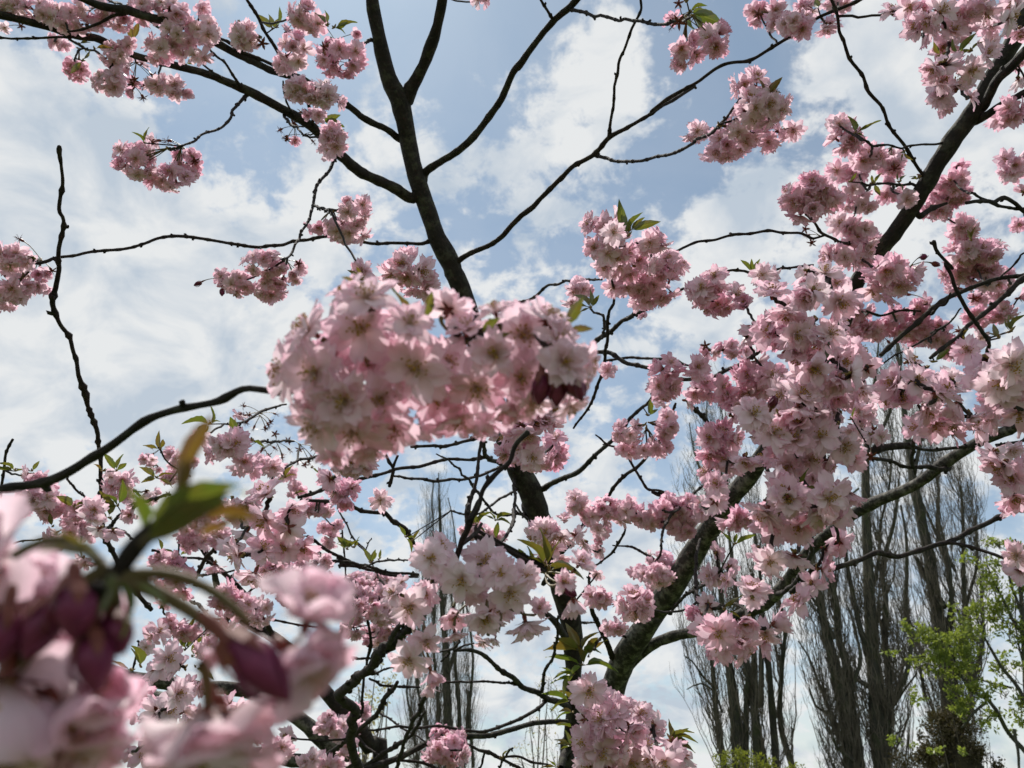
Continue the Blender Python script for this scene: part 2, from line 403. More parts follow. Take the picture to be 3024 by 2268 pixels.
PSHAPES = [(PR.uniform(.24, .33), PR.uniform(.25, .75), PR.uniform(-.22, .12), PR.uniform(.06, .26), PR.uniform(.02, .055), PR.uniform(0, 6)) for _ in range(8)]
PG_LO = [petal_geo(4, 4, *s) for s in PSHAPES]
PG_HI = [petal_geo(8, 6, *s) for s in PSHAPES]
PG_MIN = [petal_geo(3, 2, *s) for s in PSHAPES]

def rotz(a): c, s = math.cos(a), math.sin(a); return np.array([[c, -s, 0], [s, c, 0], [0, 0, 1.0]])
def roty(a): c, s = math.cos(a), math.sin(a); return np.array([[c, 0, s], [0, 1, 0], [-s, 0, c]])
def rotx(a): c, s = math.cos(a), math.sin(a); return np.array([[1, 0, 0], [0, c, -s], [0, s, c]])
KINDS = {  # whorl: (count, tilt, scale)
 'open':  [(6, 6, 1.0), (6, 20, .93), (2, 42, .60)],
 'flat':  [(6, -2, 1.0), (7, 9, .95), (2, 30, .58)],
 'cup':   [(5, 28, 1.0), (6, 40, .94), (3, 54, .66)],
 'bell':  [(5, 52, 1.0), (6, 62, .95), (3, 70, .8)],
 'loose': [(6, 14, 1.0), (6, 32, .88), (4, 52, .58)],
 'single':[(5, 14, 1.0), (3, 30, .80)],
}
def flower_layout(kind, rg):
    out = []; base = rg.uniform(0, 6.28)
    for wi, (n, tilt, sc) in enumerate(KINDS[kind]):
        for k in range(n):
            phi = base + wi * .63 + k * 2 * math.pi / n + rg.uniform(-.16, .16)
            e = R(tilt + rg.uniform(-11, 11))
            s = sc * rg.uniform(.88, 1.06)
            m = rotz(phi) @ roty(-e) @ rotx(rg.uniform(-.35, .35)) * s
            off = rotz(phi) @ np.array([.035, 0, .01 + wi * .02])
            out.append((rg.randrange(8), m, off))
    return out
def stamens_into(mb, rg, n, kind, hi=False):
    up = {'bell': 12, 'cup': 22}.get(kind, 38)
    for _ in range(n):
        phi = rg.uniform(0, 6.28); e = R(rg.uniform(2, up + 14)); l = rg.uniform(.26, .48)
        d = np.array([math.sin(e) * math.cos(phi), math.sin(e) * math.sin(phi), math.cos(e)])
        tip = d * l + np.array([0, 0, .03]); mid = tip * .5 + np.array([0, 0, .03])
        tube(mb, [d * .02, mid, tip], [.011, .009, .007], 4 if hi else 3, 1, False)
        a = .036
        c = [tip + np.array(q) * a for q in ((1, 0, 0), (-1, 0, 0), (0, 1, 0), (0, -1, 0), (0, 0, 1.2), (0, 0, -1.2))]
        mb.add(c, np.array([(0, 2, 4), (2, 1, 4), (1, 3, 4), (3, 0, 4), (2, 0, 5), (1, 2, 5), (3, 1, 5), (0, 3, 5)]), 2)
    c = [(0, 0, .09)] + [(.10 * math.cos(a), .10 * math.sin(a), .03) for a in np.linspace(0, 2 * np.pi, 6, endpoint=False)]
    mb.add(c, np.array([(0, 1 + k, 1 + (k + 1) % 6) for k in range(6)]), 3)
def calyx_into(mb, rg, kind, mat=4, spent=False):
    z = [-.30, -.27, -.16, -.05, .0]; r = [.03, .07, .095, .08, .08]
    tube(mb, [(0, 0, q) for q in z], r, 6, mat, False)
    tilt = {'bell': 35, 'cup': 15}.get(kind, -8)
    for k in range(5):
        a = k * 2 * math.pi / 5 + .3; e = R(tilt + rg.uniform(-10, 8))
        pts = np.array([(.04, -.055, 0), (.04, .055, 0), (.20, .06, .0), (.20, -.06, .0), (.36, 0, -.02)])
        m = rotz(a) @ roty(-e) * 1.25
        mb.add((pts @ m.T), [(0, 1, 2, 3)], mat); mb.add((pts @ m.T)[[3, 2, 4]], np.array([(0, 1, 2)]), mat)
def bake_flower(kind, seed, PG, nst, tone=0):
    rg = random.Random(seed); mb = MB()
    for pi, m, off in flower_layout(kind, rg):
        V, F, A = PG[pi]; mb.add(V @ m.T + off, F, 0, A)
    stamens_into(mb, rg, nst, kind); calyx_into(mb, rg, kind)
    return mb
FMATS = [M_PETAL, M_STAMEN, M_ANTHER, M_CENTRE, M_CALYX]
FK = ['open', 'open', 'flat', 'loose', 'cup', 'cup', 'bell', 'loose', 'open', 'single']
FL_MB = [bake_flower(k, 40 + i, PG_LO, 14) for i, k in enumerate(FK)]
FL_MESH = [mb.mesh('flower_' + FK[i], FMATS) for i, mb in enumerate(FL_MB)]
FL_HI = [bake_flower(k, 40 + i, PG_HI, 26).mesh('flower_fine_' + k, FMATS) for i, k in enumerate(FK)]
FL_MIN = []
for i, k in enumerate(FK):
    b = bake_flower(k, 40 + i, PG_MIN, 5)
    FL_MIN.append((np.concatenate(b.v), b.f, np.concatenate(b.m), np.concatenate(b.a), b.m))
def spent_mesh(seed):
    rg = random.Random(seed); mb = MB()
    for _ in range(12):
        phi = rg.uniform(0, 6.28); e = R(rg.uniform(5, 50)); d = np.array([math.sin(e) * math.cos(phi), math.sin(e) * math.sin(phi), math.cos(e)])
        tube(mb, [d * .02, d * rg.uniform(.22, .42)], [.012, .007], 3, 0, False)
    calyx_into(mb, rg, 'flat', 0); return mb.mesh('spent_flower', [M_CALYX])
SPENT = [spent_mesh(s) for s in (1, 2)]
def bud_mesh(hi=False, seed=1):
    mb = MB(); n = 10 if hi else 6; rg = random.Random(seed)
    z = np.linspace(0, 1, 9); r = .36 * np.sin(np.pi * np.clip(.10 + z * .86, 0, 1)) ** .8 * (1 - .25 * z)
    tube(mb, [(0.03 * math.sin(q * 3), 0, q) for q in z], r, n, 0, True)
    for k in range(3):   # wrapped petal edges
        a = k * 2.1; pts = [(math.cos(a + q * 1.5) * .36 * math.sin(math.pi * (.12 + q * .8)), math.sin(a + q * 1.5) * .36 * math.sin(math.pi * (.12 + q * .8)), q) for q in np.linspace(.1, .95, 7)]
        tube(mb, pts, [.02, .035, .04, .04, .04, .03, .02], 4, 0, False)
    tube(mb, [(0, 0, q) for q in (-.55, -.5, -.3, -.1, .05)], [.03, .09, .12, .12, .20], n, 1, False)
    for k in range(5):
        a = k * 2 * math.pi / 5; e = R(78); m = rotz(a) @ roty(-e)
        pts = np.array([(-.02, -.11, -.24), (-.02, .11, -.24), (.25, .11, -.29), (.25, -.11, -.29), (.5, 0, -.24)])
        mb.add(pts @ m.T, [(0, 1, 2, 3)], 1); mb.add((pts @ m.T)[[3, 2, 4]], np.array([(0, 1, 2)]), 1)
    return mb.mesh('bud', [M_BUD, M_CALYX])
BUD = bud_mesh(); BUD_HI = bud_mesh(True)
def leaf_geo(seed, nt=8, wid=.24, fold=.5, droop=-.25, serr=.10):
    rg = random.Random(seed); V = []; A = []
    for i in range(nt + 1):
        t = i / nt; w = wid * math.sin(math.pi * min(1, t ** .85)) ** .9 * (1 - .25 * t) + .004
        if i % 2 and 0 < i < nt: w *= 1 + serr
        for v in (-1, -.5, 0, .5, 1):
            V.append((t, v * w, abs(v) * w * fold + droop * t * t + .02 * math.sin(t * 9 + v * 2 + seed))); A.append((t, v, 0))
    F = [(i * 5 + j, (i + 1) * 5 + j, (i + 1) * 5 + j + 1, i * 5 + j + 1) for i in range(nt) for j in range(4)]
    return np.array(V), np.array(F), np.array(A)
LEAF = []
for s in range(5):
    mb = MB(); V, F, A = leaf_geo(s, 10, PR.uniform(.17, .26), PR.uniform(.3, .9), PR.uniform(-.4, .25)); mb.add(V, F, 0, A)
    tube(mb, [(-.14, 0, 0), (0, 0, 0)], [.012, .014], 4, 1, False); LEAF.append(mb.mesh('leaf', [M_LEAF, M_STALK]))

def basis(zdir, spin):
    z = zdir / np.linalg.norm(zdir); r = np.array([0, 0, 1.0]) if abs(z[2]) < .9 else np.array([1.0, 0, 0])
    x = np.cross(r, z); x /= np.linalg.norm(x); y = np.cross(z, x)
    c, s = math.cos(spin), math.sin(spin); return np.stack([x * c + y * s, -x * s + y * c, z], 1)
def place(name, me, parent, pos, Rm, scale, tone=None):
    o = link(name, me, parent, pos)
    o.rotation_mode = 'QUATERNION'; o.rotation_quaternion = Matrix(Rm.tolist()).to_quaternion()
    o.scale = (scale,) * 3 if np.isscalar(scale) else scale
    if tone is not None: o.color = (tone, 0, 0, 1)
    return o

# ---- blossom clusters
FREAL = 0.038                                  # a flower's width in metres
def curve3(a, b, sag, n=5):
    a = np.asarray(a, float); b = np.asarray(b, float); t = np.linspace(0, 1, n)[:, None]
    c = (a + b) / 2 + sag; return (1 - t) ** 2 * a + 2 * t * (1 - t) * c + t * t * b
def pedicel(mb, node, pos, normal, r=.00095):
    """stalk from the spur to the foot of the flower, arriving from behind it"""
    end = pos - normal * FREAL * .5 * .30; c = end - normal * np.linalg.norm(end - node) * .35
    t = np.linspace(0, 1, 6)[:, None]; pts = (1 - t) ** 2 * node + 2 * t * (1 - t) * c + t * t * end
    tube(mb, pts, [r * 1.0, r * .9, r * .9, r, r * 1.2, r * 1.7], 4, 0, False)
DENS = 2.35
CLUSTERS = []
def cluster(th, view, x, y, rx, ry, fs, tone=.3, rot=0, node=None, n=None, d=None, spent=0, buds=0, bell=.2, down=.35, leaves=0):
    CLUSTERS.append((th, view, x, y, rx, ry, fs, tone, rot, node, n, d, spent, buds, bell, down, leaves))
def build_cluster(th, view, x, y, rx, ry, fs, tone, rot, node, n, d, spent, buds, bell, down, leaves):
    s = 1.0 if view == 'O' else VS
    X, Y = px(view, x, y); rx *= s; ry *= s; fs *= s
    if d is None: d = FREAL * FPX / fs * 1.0
    diam = fs * d / FPX * (1.30 if th.root.name.endswith(('tree.001', 'tree.002', 'tree.003')) else 1.22); rf = diam / 2
    C = P(X, Y, d); m2 = d / FPX
    ax = max(rx * m2 - rf * .55, rf * .25); ay = max(ry * m2 - rf * .55, rf * .25); az = max(.25 * rf, .5 * (ax + ay) * .85)
    c, sn = math.cos(R(rot)), math.sin(R(rot)); U = RT * c + UP * sn; W = -RT * sn + UP * c
    if n is None: n = max(2, int(DENS * (rx + 1) * (ry + 1) / (fs / 2) ** 2 + .5))
    # spur: on the nearest branch where one is near
    best = None
    if th.samples:
        S = np.array(th.samples) if not hasattr(th, 'np') else th.np
        dd = np.hypot(S[:, 3] - X, S[:, 4] - Y) + np.abs(S[:, 5] - d) * 250
        k = int(dd.argmin()); best = S[k]
    mb = MB()
    if node is not None: ND = P(*px(view, *node), d)
    else: ND = C + UP * ay * .35 + RT * rnd.uniform(-.3, .3) * ax
    near = [q for q in th.cl if math.hypot(q[0] - X, q[1] - Y) < 1.0 * (rx + q[2])]
    if near and best is not None:
        q = min(near, key=lambda q: math.hypot(q[0] - X, q[1] - Y))
        if math.hypot(best[3] - X, best[4] - Y) > rx * .8: best = np.append(q[3], [0, 0, 0])
    th.cl.append((X, Y, rx, ND))
    if best is not None:
        b = best[:3]; dist = np.linalg.norm(b - ND)
        if dist < .34:
            pts = curve3(b, ND, np.array([0, 0, -.10]) * dist, 9)
            pts[1:-1] += np.array([[rnd.uniform(-1, 1) for _ in range(3)] for _ in range(7)]) * .0015
            tube(mb, pts, np.linspace(.0022, .0016, 9) * (1.2 if fs > 90 else 1), 6, 1, True)
    nodes = [ND]
    if max(ax, ay) > .035:
        for k in range(int(max(ax, ay) / .03)):
            q = C + U * rnd.uniform(-.55, .55) * ax + W * rnd.uniform(-.4, .5) * ay + FW * rnd.uniform(-.4, .4) * az
            tube(mb, curve3(ND, q, np.array([0, 0, .01])), [.0016, .0015, .0014, .0014, .0012], 5, 1, True); nodes.append(q)
    for q in nodes:                              # bud scales at each spur
        for _ in range(3):
            a = np.array([rnd.uniform(-1, 1) for _ in range(3)]); tube(mb, [q, q + a * .003, q + a * .005], [.0016, .0018, .0005], 5, 2)
    ob = link('blossom_cluster', None, th.root, C) if False else None
    pts = []; tries = 0; mind = diam * .42
    items = []
    while len(pts) < n and tries < n * 30:
        tries += 1
        v = np.array([rnd.gauss(0, 1) for _ in range(3)]); v /= np.linalg.norm(v)
        rr = rnd.uniform(.62, 1.0) ** .6 if n > 3 else rnd.uniform(.2, 1)
        off = v * rr
        p = C + U * off[0] * ax + W * off[1] * ay + (-FW) * off[2] * az
        md = mind * (1 - .5 * tries / (n * 30))
        if any(np.linalg.norm(p - q) < md for q in pts): continue
        pts.append(p)
        nr = U * v[0] / (ax + .4 * rf) + W * v[1] / (ay + .4 * rf) - FW * v[2] / (az + .4 * rf); nr /= np.linalg.norm(nr)
        nr = nr * .95 + np.array([0, 0, -down]) + np.array([rnd.gauss(0, .28) for _ in range(3)]) - FW * .38; nr /= np.linalg.norm(nr)
        items.append((p, nr))
    fl = []
    for k, (p, nr) in enumerate(items):
        nd = min(nodes, key=lambda q: np.linalg.norm(q - (p - nr * .03)))
        pedicel(mb, nd, p, nr)
        kind = rnd.choice([4, 5, 6]) if rnd.random() < bell else rnd.choice([0, 1, 2, 3, 7, 8, 0, 3, 7, 9])
        fl.append((p, nr, kind, diam / 2 * rnd.uniform(.88, 1.12), min(1, max(0, tone + .07 + rnd.gauss(0, .18)))))
    bt = []
    for k in range(spent + buds):
        o = np.array([rnd.uniform(-1, 1), rnd.uniform(-1, .3), rnd.uniform(-.6, .6)])
        o /= np.linalg.norm(o); l = diam * rnd.uniform(.6, 1.1)
        q = ND + (U * o[0] + W * o[1] - FW * o[2]) * l; nr = (q - ND) / l + np.array([0, 0, -.4]); nr /= np.linalg.norm(nr)
        pedicel(mb, ND, q, nr)
        bt.append((q, nr, 'spent' if k < spent else 'bud', diam))
    me = mb.mesh('blossom_cluster', [M_STALK, M_TWIG, M_SCALE], True, C)
    ob = link('blossom_cluster', me, th.root, C)
    for f in fl: th.flowers.append((ob,) + f)
    for q, nr, what, dm in bt:
        if what == 'spent': place('spent_flower', rnd.choice(SPENT), ob, q, basis(nr, rnd.uniform(0, 6)), dm / 2 * 1.25)
        else: place('bud', BUD, ob, q, basis(nr, rnd.uniform(0, 6)), dm * rnd.uniform(.26, .36))
    for k in range(leaves):
        a = rnd.uniform(0, 3.14); l = diam * rnd.uniform(.6, 1.0)
        dr = RT * math.cos(a) + UP * abs(math.sin(a)) + FW * rnd.uniform(-.5, .5); dr /= np.linalg.norm(dr)
        put_leaf(ob, ND + dr * .006 + UP * ay * .4, dr, l)
def put_leaf(ob, pos, dr, l, tone=None, mesh=None, nar=1.0):
    dr = dr / np.linalg.norm(dr); up = np.array([rnd.gauss(0, .5), rnd.gauss(0, .5), 1.0]); y = np.cross(up, dr); y /= np.linalg.norm(y); z = np.cross(dr, y)
    Rm = np.stack([dr, y, z], 1)
    place('leaf', mesh or rnd.choice(LEAF), ob, pos + dr * l * .14, Rm, (l, l * nar, l), rnd.random() ** 1.3 * .9 if tone is None else tone)
def tuft(th, view, x, y, lens, angs, tone=None, d=None):
    """a shoot of young leaves; lengths in view px, angles anticlockwise from the right"""
    s = 1.0 if view == 'O' else VS; X, Y = px(view, x, y)
    S = th.np; dd = np.hypot(S[:, 3] - X, S[:, 4] - Y); k = int(dd.argmin())
    if d is None: d = S[k][5] if dd[k] < 60 else 1.3
    C = P(X, Y, d); mb = MB()
    b = S[k][:3]
    if np.linalg.norm(b - C) < .25: tube(mb, curve3(b, C, np.zeros(3)), [.0014, .0013, .0012, .0012, .001], 5, 0, True)
    for _ in range(4):
        a = np.array([rnd.uniform(-1, 1), rnd.uniform(-1, 1), rnd.uniform(0, 1)]); tube(mb, [C, C + a * .003, C + a * .006], [.0014, .0016, .0004], 5, 1)
    ob = link('leafy_shoot', mb.mesh('leafy_shoot', [M_TWIG, M_SCALE], True, C), th.root, C)
    for l, a in zip(lens, angs):
        dr = RT * math.cos(R(a)) + UP * math.sin(R(a)) - FW * rnd.uniform(-.35, .45)
        put_leaf(ob, C, dr, l * s * d / FPX * 1.05, tone)
def bloom(th, view, x, y, dm, face, kind, tone, ob=None, d=None, node=None, mb=None):
    """one flower traced singly"""
    s = 1.0 if view == 'O' else VS; X, Y = px(view, x, y); dm *= s
    if d is None: d = FREAL * 1.05 * FPX / dm
    p = P(X, Y, d); nr = cdir(*face); diam = dm * d / FPX
    th.flowers.append((ob, p, nr, FK.index(kind) if isinstance(kind, str) else kind, diam / 2, tone))
    return p, nr, diam
def finish_flowers(th, limit=300, hi_px=95):
    fl = []
    for f in th.flowers:
        x, y, z = project(f[1]); size = f[4] * 2 * FPX / z; inside = -40 < x < 3064 and -40 < y < 2308
        fl.append((-(size if inside else size * .2), f, size))
    fl.sort(key=lambda q: q[0])
    for _, f, size in fl[:limit]:
        ob, p, nr, k, r, tone = f
        me = FL_HI[k] if size > hi_px else FL_MESH[k]
        place('flower', me, ob or th.root, p, basis(nr, rnd.uniform(0, 6.28)), r, tone)
    if len(fl) > limit:
        mb = MB()
        for _, f, size in fl[limit:]:
            ob, p, nr, k, r, tone = f; V, Fs, m, A, ms = FL_MIN[k]
            Bm = basis(nr, rnd.uniform(0, 6.28)); A2 = A.copy(); A2[:, 2] += tone
            mb.v.append(V @ Bm.T * r + p); mb.f.extend([q + mb.n for q in Fs]); mb.m.append(m); mb.a.append(A2); mb.n += len(V)
        o = link('blossom', mb.mesh('blossom', FMATS, True, th.base), th.root, th.base); o['kind'] = 'stuff'; o.color = (0, 0, 0, 1)

# ------------------------------------------------------------------ ground
def ground():
    mb = MB(); n = 60; g = np.linspace(-1, 1, n); g = np.sign(g) * np.abs(g) ** 2.2 * 900
    V = [(x, y, .05 * noise.noise(Vector((x * .2, y * .2, 0)))) for y in g for x in g]
    F = np.array([(i * n + j, i * n + j + 1, (i + 1) * n + j + 1, (i + 1) * n + j) for i in range(n - 1) for j in range(n - 1)])
    mb.add(V, F); m = plain_mat('lawn', [(.3, (.035, .060, .014)), (.7, (.075, .105, .028))], 1.5, .9, .6)
    o = link('ground', mb.mesh('ground', [m])); o['kind'] = 'structure'
ground()

# ------------------------------------------------------------------ poplars beyond the cherries
def xz(pts, Y, jit=0.0, seed=0):
    out = []
    for i, (x, y, w) in enumerate(pts):
        p = PV(x, y, Y); r = w * .5 * (p[1] / ray(x, y)[1]) / FPX
        p = p + np.array([0, jit * noise.noise(Vector((i * .5, seed, 0))), 0]); out.append(np.append(p, r))
    return out
def poplar(label, Y, trunk, limbs, crown, shoots=90, tw=1.0, seed=1):
    """trunk and limbs: traced strings; crown: list of (x_left, x_right, y) photo px bounding the twigs"""
    rg = random.Random(seed)
    tp = parse(trunk); T = xz(tp, Y)
    b = T[0]; base = np.array([b[0] + (b[0] - T[1][0]) * .3, b[1], -.05])
    T = [np.append(base, b[3] * 1.35)] + T
    root = link('poplar_tree', None, None, (base[0], base[1], 0)); tag(root, label, 'tree', 'bare poplars beyond the cherry trees')
    lines = []
    def limb(K, name):
        S = catmull(np.array(K), .22)
        for i in range(2, len(S)): S[i, :3] += np.array([noise.noise(Vector((i * .12, seed * 7.1, q))) for q in (0, 3, 6)]) * .05
        mb = MB(); tube(mb, S[:, :3], np.maximum(S[:, 3], .012), 9, 0, True, .10)
        link(name, mb.mesh(name, [M_POPLAR], True, S[0, :3]), root, S[0, :3]); lines.append(S)
    limb(T, 'trunk')
    for k, L in enumerate(limbs): limb(xz(parse(L), Y, .9, seed + k * 3.3), 'limb')
    # fine upright shoots
    ys = sorted(crown, key=lambda c: -c[2]); mb = MB()
    cy_ = [c[2] for c in ys][::-1]; cl = [c[0] for c in ys][::-1]; crr = [c[1] for c in ys][::-1]
    m1 = Y / FPX
    def bounds(y): return np.interp(y, cy_, cl), np.interp(y, cy_, crr)
    allp = np.concatenate([np.c_[S, np.full(len(S), k)] for k, S in enumerate(lines)])
    m2 = (PV(1512, 1800, Y) - CAM)[1] / FPX
    ymin, ymax = cy_[0], cy_[-1]; hs = np.array([bounds(y)[1] - bounds(y)[0] for y in np.linspace(ymin, ymax, 40)]); cum = np.cumsum(hs) / hs.sum()
    def wob(pts, a, sd):
        return pts + np.array([[noise.noise(Vector((i * .8, sd, q))) * a * min(1, i / 2) for q in (0, 4, 8)] for i in range(len(pts))])
    for n_ in range(int(shoots * 1.55)):
        y = np.interp(rg.random(), cum, np.linspace(ymin, ymax, 40)); lo, hi = bounds(y); f = rg.betavariate(1.25, 1.25); x = lo + (hi - lo) * f
        e = PV(x, y, Y); W = (hi - lo) * m2; e[1] += rg.uniform(-.4, .4) * W * math.sqrt(max(0, 1 - (2 * f - 1) ** 2))
        rise = rg.uniform(1.2, 3.2) * (Y / 22)
        c = allp[(np.abs(allp[:, 2] - (e[2] - rise)) < .5)]
        if not len(c): c = allp
        k = int((np.hypot(c[:, 0] - e[0], c[:, 1] - e[1]) + np.abs(c[:, 2] - e[2] + rise) * .6).argmin()); s0 = c[k]; p0 = s0[:3]
        L_ = np.linalg.norm(e - p0)
        if L_ < .25 or L_ > .25 * Y or e[2] < 1.2: continue
        q = np.array([e[0] * .75 + p0[0] * .25, e[1] * .75 + p0[1] * .25, p0[2] * .62 + e[2] * .38])
        t = np.linspace(0, 1, 9)[:, None]; pts = wob((1 - t) ** 2 * p0 + 2 * t * (1 - t) * q + t * t * e, .12, n_ * .37 + seed)
        r = min(.024, max(.009, s0[3] * .4)) * rg.uniform(.6, 1); rr = np.linspace(r, .0045, 9); tube(mb, pts, rr, 4, 0, False)
        for _ in range(rg.randint(5, 8)):
            i = rg.randrange(1, 8); a = rg.uniform(0, 6.28); l = rg.uniform(.35, .95) * (Y / 22) * tw * 1.2
            o = np.array([math.cos(a), math.sin(a), 0]) * rg.uniform(.18, .5) * l
            b = pts[i] + o + np.array([0, 0, l]); pp = wob(curve3(pts[i], b, np.array([o[0] * .35, o[1] * .35, -l * .12]), 6), .05, n_ * .9 + i)
            tube(mb, pp, np.linspace(max(.005, rr[i] * .5), .0036, 6), 3, 0, False)
            for _ in range(rg.randint(1, 3)):
                i2 = rg.randrange(1, 5); a = rg.uniform(0, 6.28); l2 = l * rg.uniform(.3, .55); o2 = np.array([math.cos(a), math.sin(a), 0]) * l2 * .45
                tube(mb, [pp[i2], pp[i2] + o2 * .7 + np.array([0, 0, l2 * .4]), pp[i2] + o2 + np.array([0, 0, l2])], [.0045, .004, .003], 3, 0, False)
    o = link('twigs', mb.mesh('twigs', [M_POPTWIG], True, WPOS[root.name]), root, WPOS[root.name]); o['kind'] = 'stuff'
    return root

poplar('distant slim bare poplar in the lower centre gap, smallest and farthest of the poplars', 40,
  'H 655,1659,58 650,1400,56 645,1200,50 640,1000,46 625,860,34 610,600,24 605,300,20 600,100,16 E 597,1430,10 592,1300,6',
  ['H 690,1659,30 720,1400,26 700,1150,22 690,900,14 660,500,10', 'H 560,1659,24 520,1350,22 470,1150,16 500,900,12 540,500,10', 'H 800,1659,20 780,1300,20 800,1000,16 760,700,12 700,400,8',
   'H 600,1659,22 590,1300,20 570,1000,16 570,700,12 560,200,10 E 555,1500,8 565,1350,5', 'H 655,1100,24 690,950,20 740,800,12 720,500,10 680,200,8 E 650,1450,6', 'H 470,1659,18 440,1400,16 400,1200,12 430,1000,10', 'H 745,1659,18 760,1450,16 770,1200,14'],
  [(1175, 1420, 2268), (1168, 1422, 2080), (1190, 1412, 1950), (1215, 1400, 1800), (1232, 1362, 1600), (1245, 1338, 1450), (1285, 1305, 1375)], 190, .8, 3)
poplar('bare many-stemmed poplar behind the right cherry fork, rising from the green hedge', 22,
  'I 530,1659,80 520,1500,74 500,1300,66 470,1100,52 440,900,40 410,600,32 380,350,24 F 370,1550,18 350,1300,14 330,1000,10 340,800,6',
  ['I 430,1659,40 410,1300,34 370,1050,26 320,800,18 290,500,12', 'I 620,1659,54 600,1400,50 580,1150,44 540,900,36 520,600,26 480,200,16 F 460,1400,12 430,1000,8',
   'I 680,1659,40 650,1350,44 640,1100,40 610,850,30 600,500,22', 'I 740,1659,44 730,1350,42 700,1050,36 680,800,28 640,450,20 600,150,12', 'I 830,1659,40 800,1400,34 780,1100,26 760,850,20 740,600,14',
   'I 570,1659,44 560,1350,36 540,1080,30 500,800,24', 'I 390,1180,18 330,1100,14 250,1030,9 180,1010,6', 'I 420,1330,16 380,1210,14 300,1160,10 210,1200,6', 'I 640,1300,34 660,1000,30 680,700,22', 'I 500,1290,30 460,1000,26 430,800,18', 'F 360,1500,14 260,1200,10 230,1000,6', 'F 380,1500,14 420,1150,10 400,850,6'],
  [(2120, 2370, 2268), (2080, 2350, 2100), (1985, 2345, 1990), (1995, 2350, 1850), (1990, 2360, 1700), (1985, 2330, 1500), (2005, 2200, 1300), (2040, 2160, 1180), (2080, 2120, 1060)], 170, .9, 5)
poplar('bare poplar with two leaning dark stems, between the many-stemmed poplar and the low-forked one', 20,
  'I 1190,1659,90 1160,1400,84 1110,1150,74 1070,950,60 1030,800,50 1000,650,44 960,450,34 930,250,26 900,50,20 F 880,1300,14',
  ['I 1240,1659,60 1200,1350,56 1160,1050,50 1120,900,44 1100,700,36 1060,500,30 1050,300,22 1040,50,16', 'I 1130,1500,30 1060,1350,24 1000,1180,18 930,1000,12 880,900,8',
   'I 1060,1330,18 990,1280,14 940,1180,10', 'I 1180,1200,26 1210,1000,20 1200,800,14', 'I 1075,900,26 1010,760,20 950,650,14 900,500,10', 'I 1180,1620,22 1080,1540,16 1040,1480,10'],
  [(2420, 2560, 2268), (2395, 2540, 2100), (2350, 2525, 1900), (2345, 2500, 1750), (2370, 2490, 1600), (2360, 2480, 1450), (2370, 2440, 1300), (2380, 2420, 1200)], 130, .9, 7)
poplar('tall bare poplar with a thick trunk forking near the bottom edge, left of the sapling', 20,
  'I 1370,1659,104 1345,1400,96 1330,1200,84 1310,950,76 1295,700,66 1285,450,60 1275,200,54 1270,0,50 F 1270,1250,44 1290,1000,32 1320,800,22 1340,620,14 1350,500,8',
  ['I 1380,1560,60 1400,1350,48 1410,1150,44 1400,900,38 1390,650,34 1400,450,28 1440,200,20 1450,0,16', 'I 1390,1430,50 1440,1290,40 1470,1150,30 1490,950,22 1500,800,14', 'I 1470,1290,20 1530,1200,14 1560,1100,9',
   'I 1290,990,36 1240,850,34 1200,680,28 1160,450,24 1140,300,18 1130,100,14 F 1220,1400,12', 'I 1320,900,26 1350,780,20 1370,640,14', 'I 1260,1180,30 1220,1080,22 1190,980,14', 'I 1330,560,24 1360,380,18 1380,200,14 F 1400,1400,12 1430,1100,9',
   'F 1270,1300,26 1230,1150,20 1210,1000,12', 'F 1300,1200,24 1420,900,18 1440,700,12 1420,560,8', 'I 1390,1440,30 1400,1200,24'],
  [(2570, 2640, 2268), (2560, 2700, 2150), (2500, 2710, 2000), (2495, 2690, 1850), (2480, 2660, 1700), (2490, 2650, 1500), (2520, 2650, 1350), (2560, 2640, 1150), (2580, 2625, 980)], 150, .9, 9)
poplar('tall leaning bare poplar rising behind the green leafy sapling, rightmost of the row', 23,
  'I 1790,1659,120 1780,1350,110 1760,1100,90 1725,880,76 1690,650,70 1650,420,66 1610,250,60 1580,100,56 F 1550,1350,50 1530,1150,40 1500,900,30 1470,650,20 1450,480,10',
  ['I 1620,1000,30 1560,750,26 1520,500,22 1500,300,16 1480,100,12', 'I 1700,720,36 1660,560,30 1600,400,24', 'I 1760,950,34 1800,700,30 1790,450,26 1760,200,20 1740,0,16 F 1720,1250,12', 'I 1850,1000,34 1870,750,30 1860,500,24 1840,250,18 1830,0,14',
   'I 1900,900,24 1910,700,20 1930,450,16 1920,200,12', 'I 1750,820,24 1720,600,20 1700,400,16 1680,150,12', 'F 1550,1300,26 1600,1100,20 1640,1000,12', 'I 1640,1240,24 1590,1050,16 1560,900,10', 'I 1780,500,20 1700,250,16 1660,50,12', 'I 1850,1380,30 1900,1150,26 1940,900,20 1950,600,14'],
  [(2740, 2900, 2268), (2700, 2900, 2050), (2660, 2900, 1900), (2650, 2910, 1750), (2640, 2910, 1600), (2640, 2890, 1450), (2640, 2850, 1300), (2630, 2740, 1150), (2640, 2680, 1000)], 200, .9, 13)

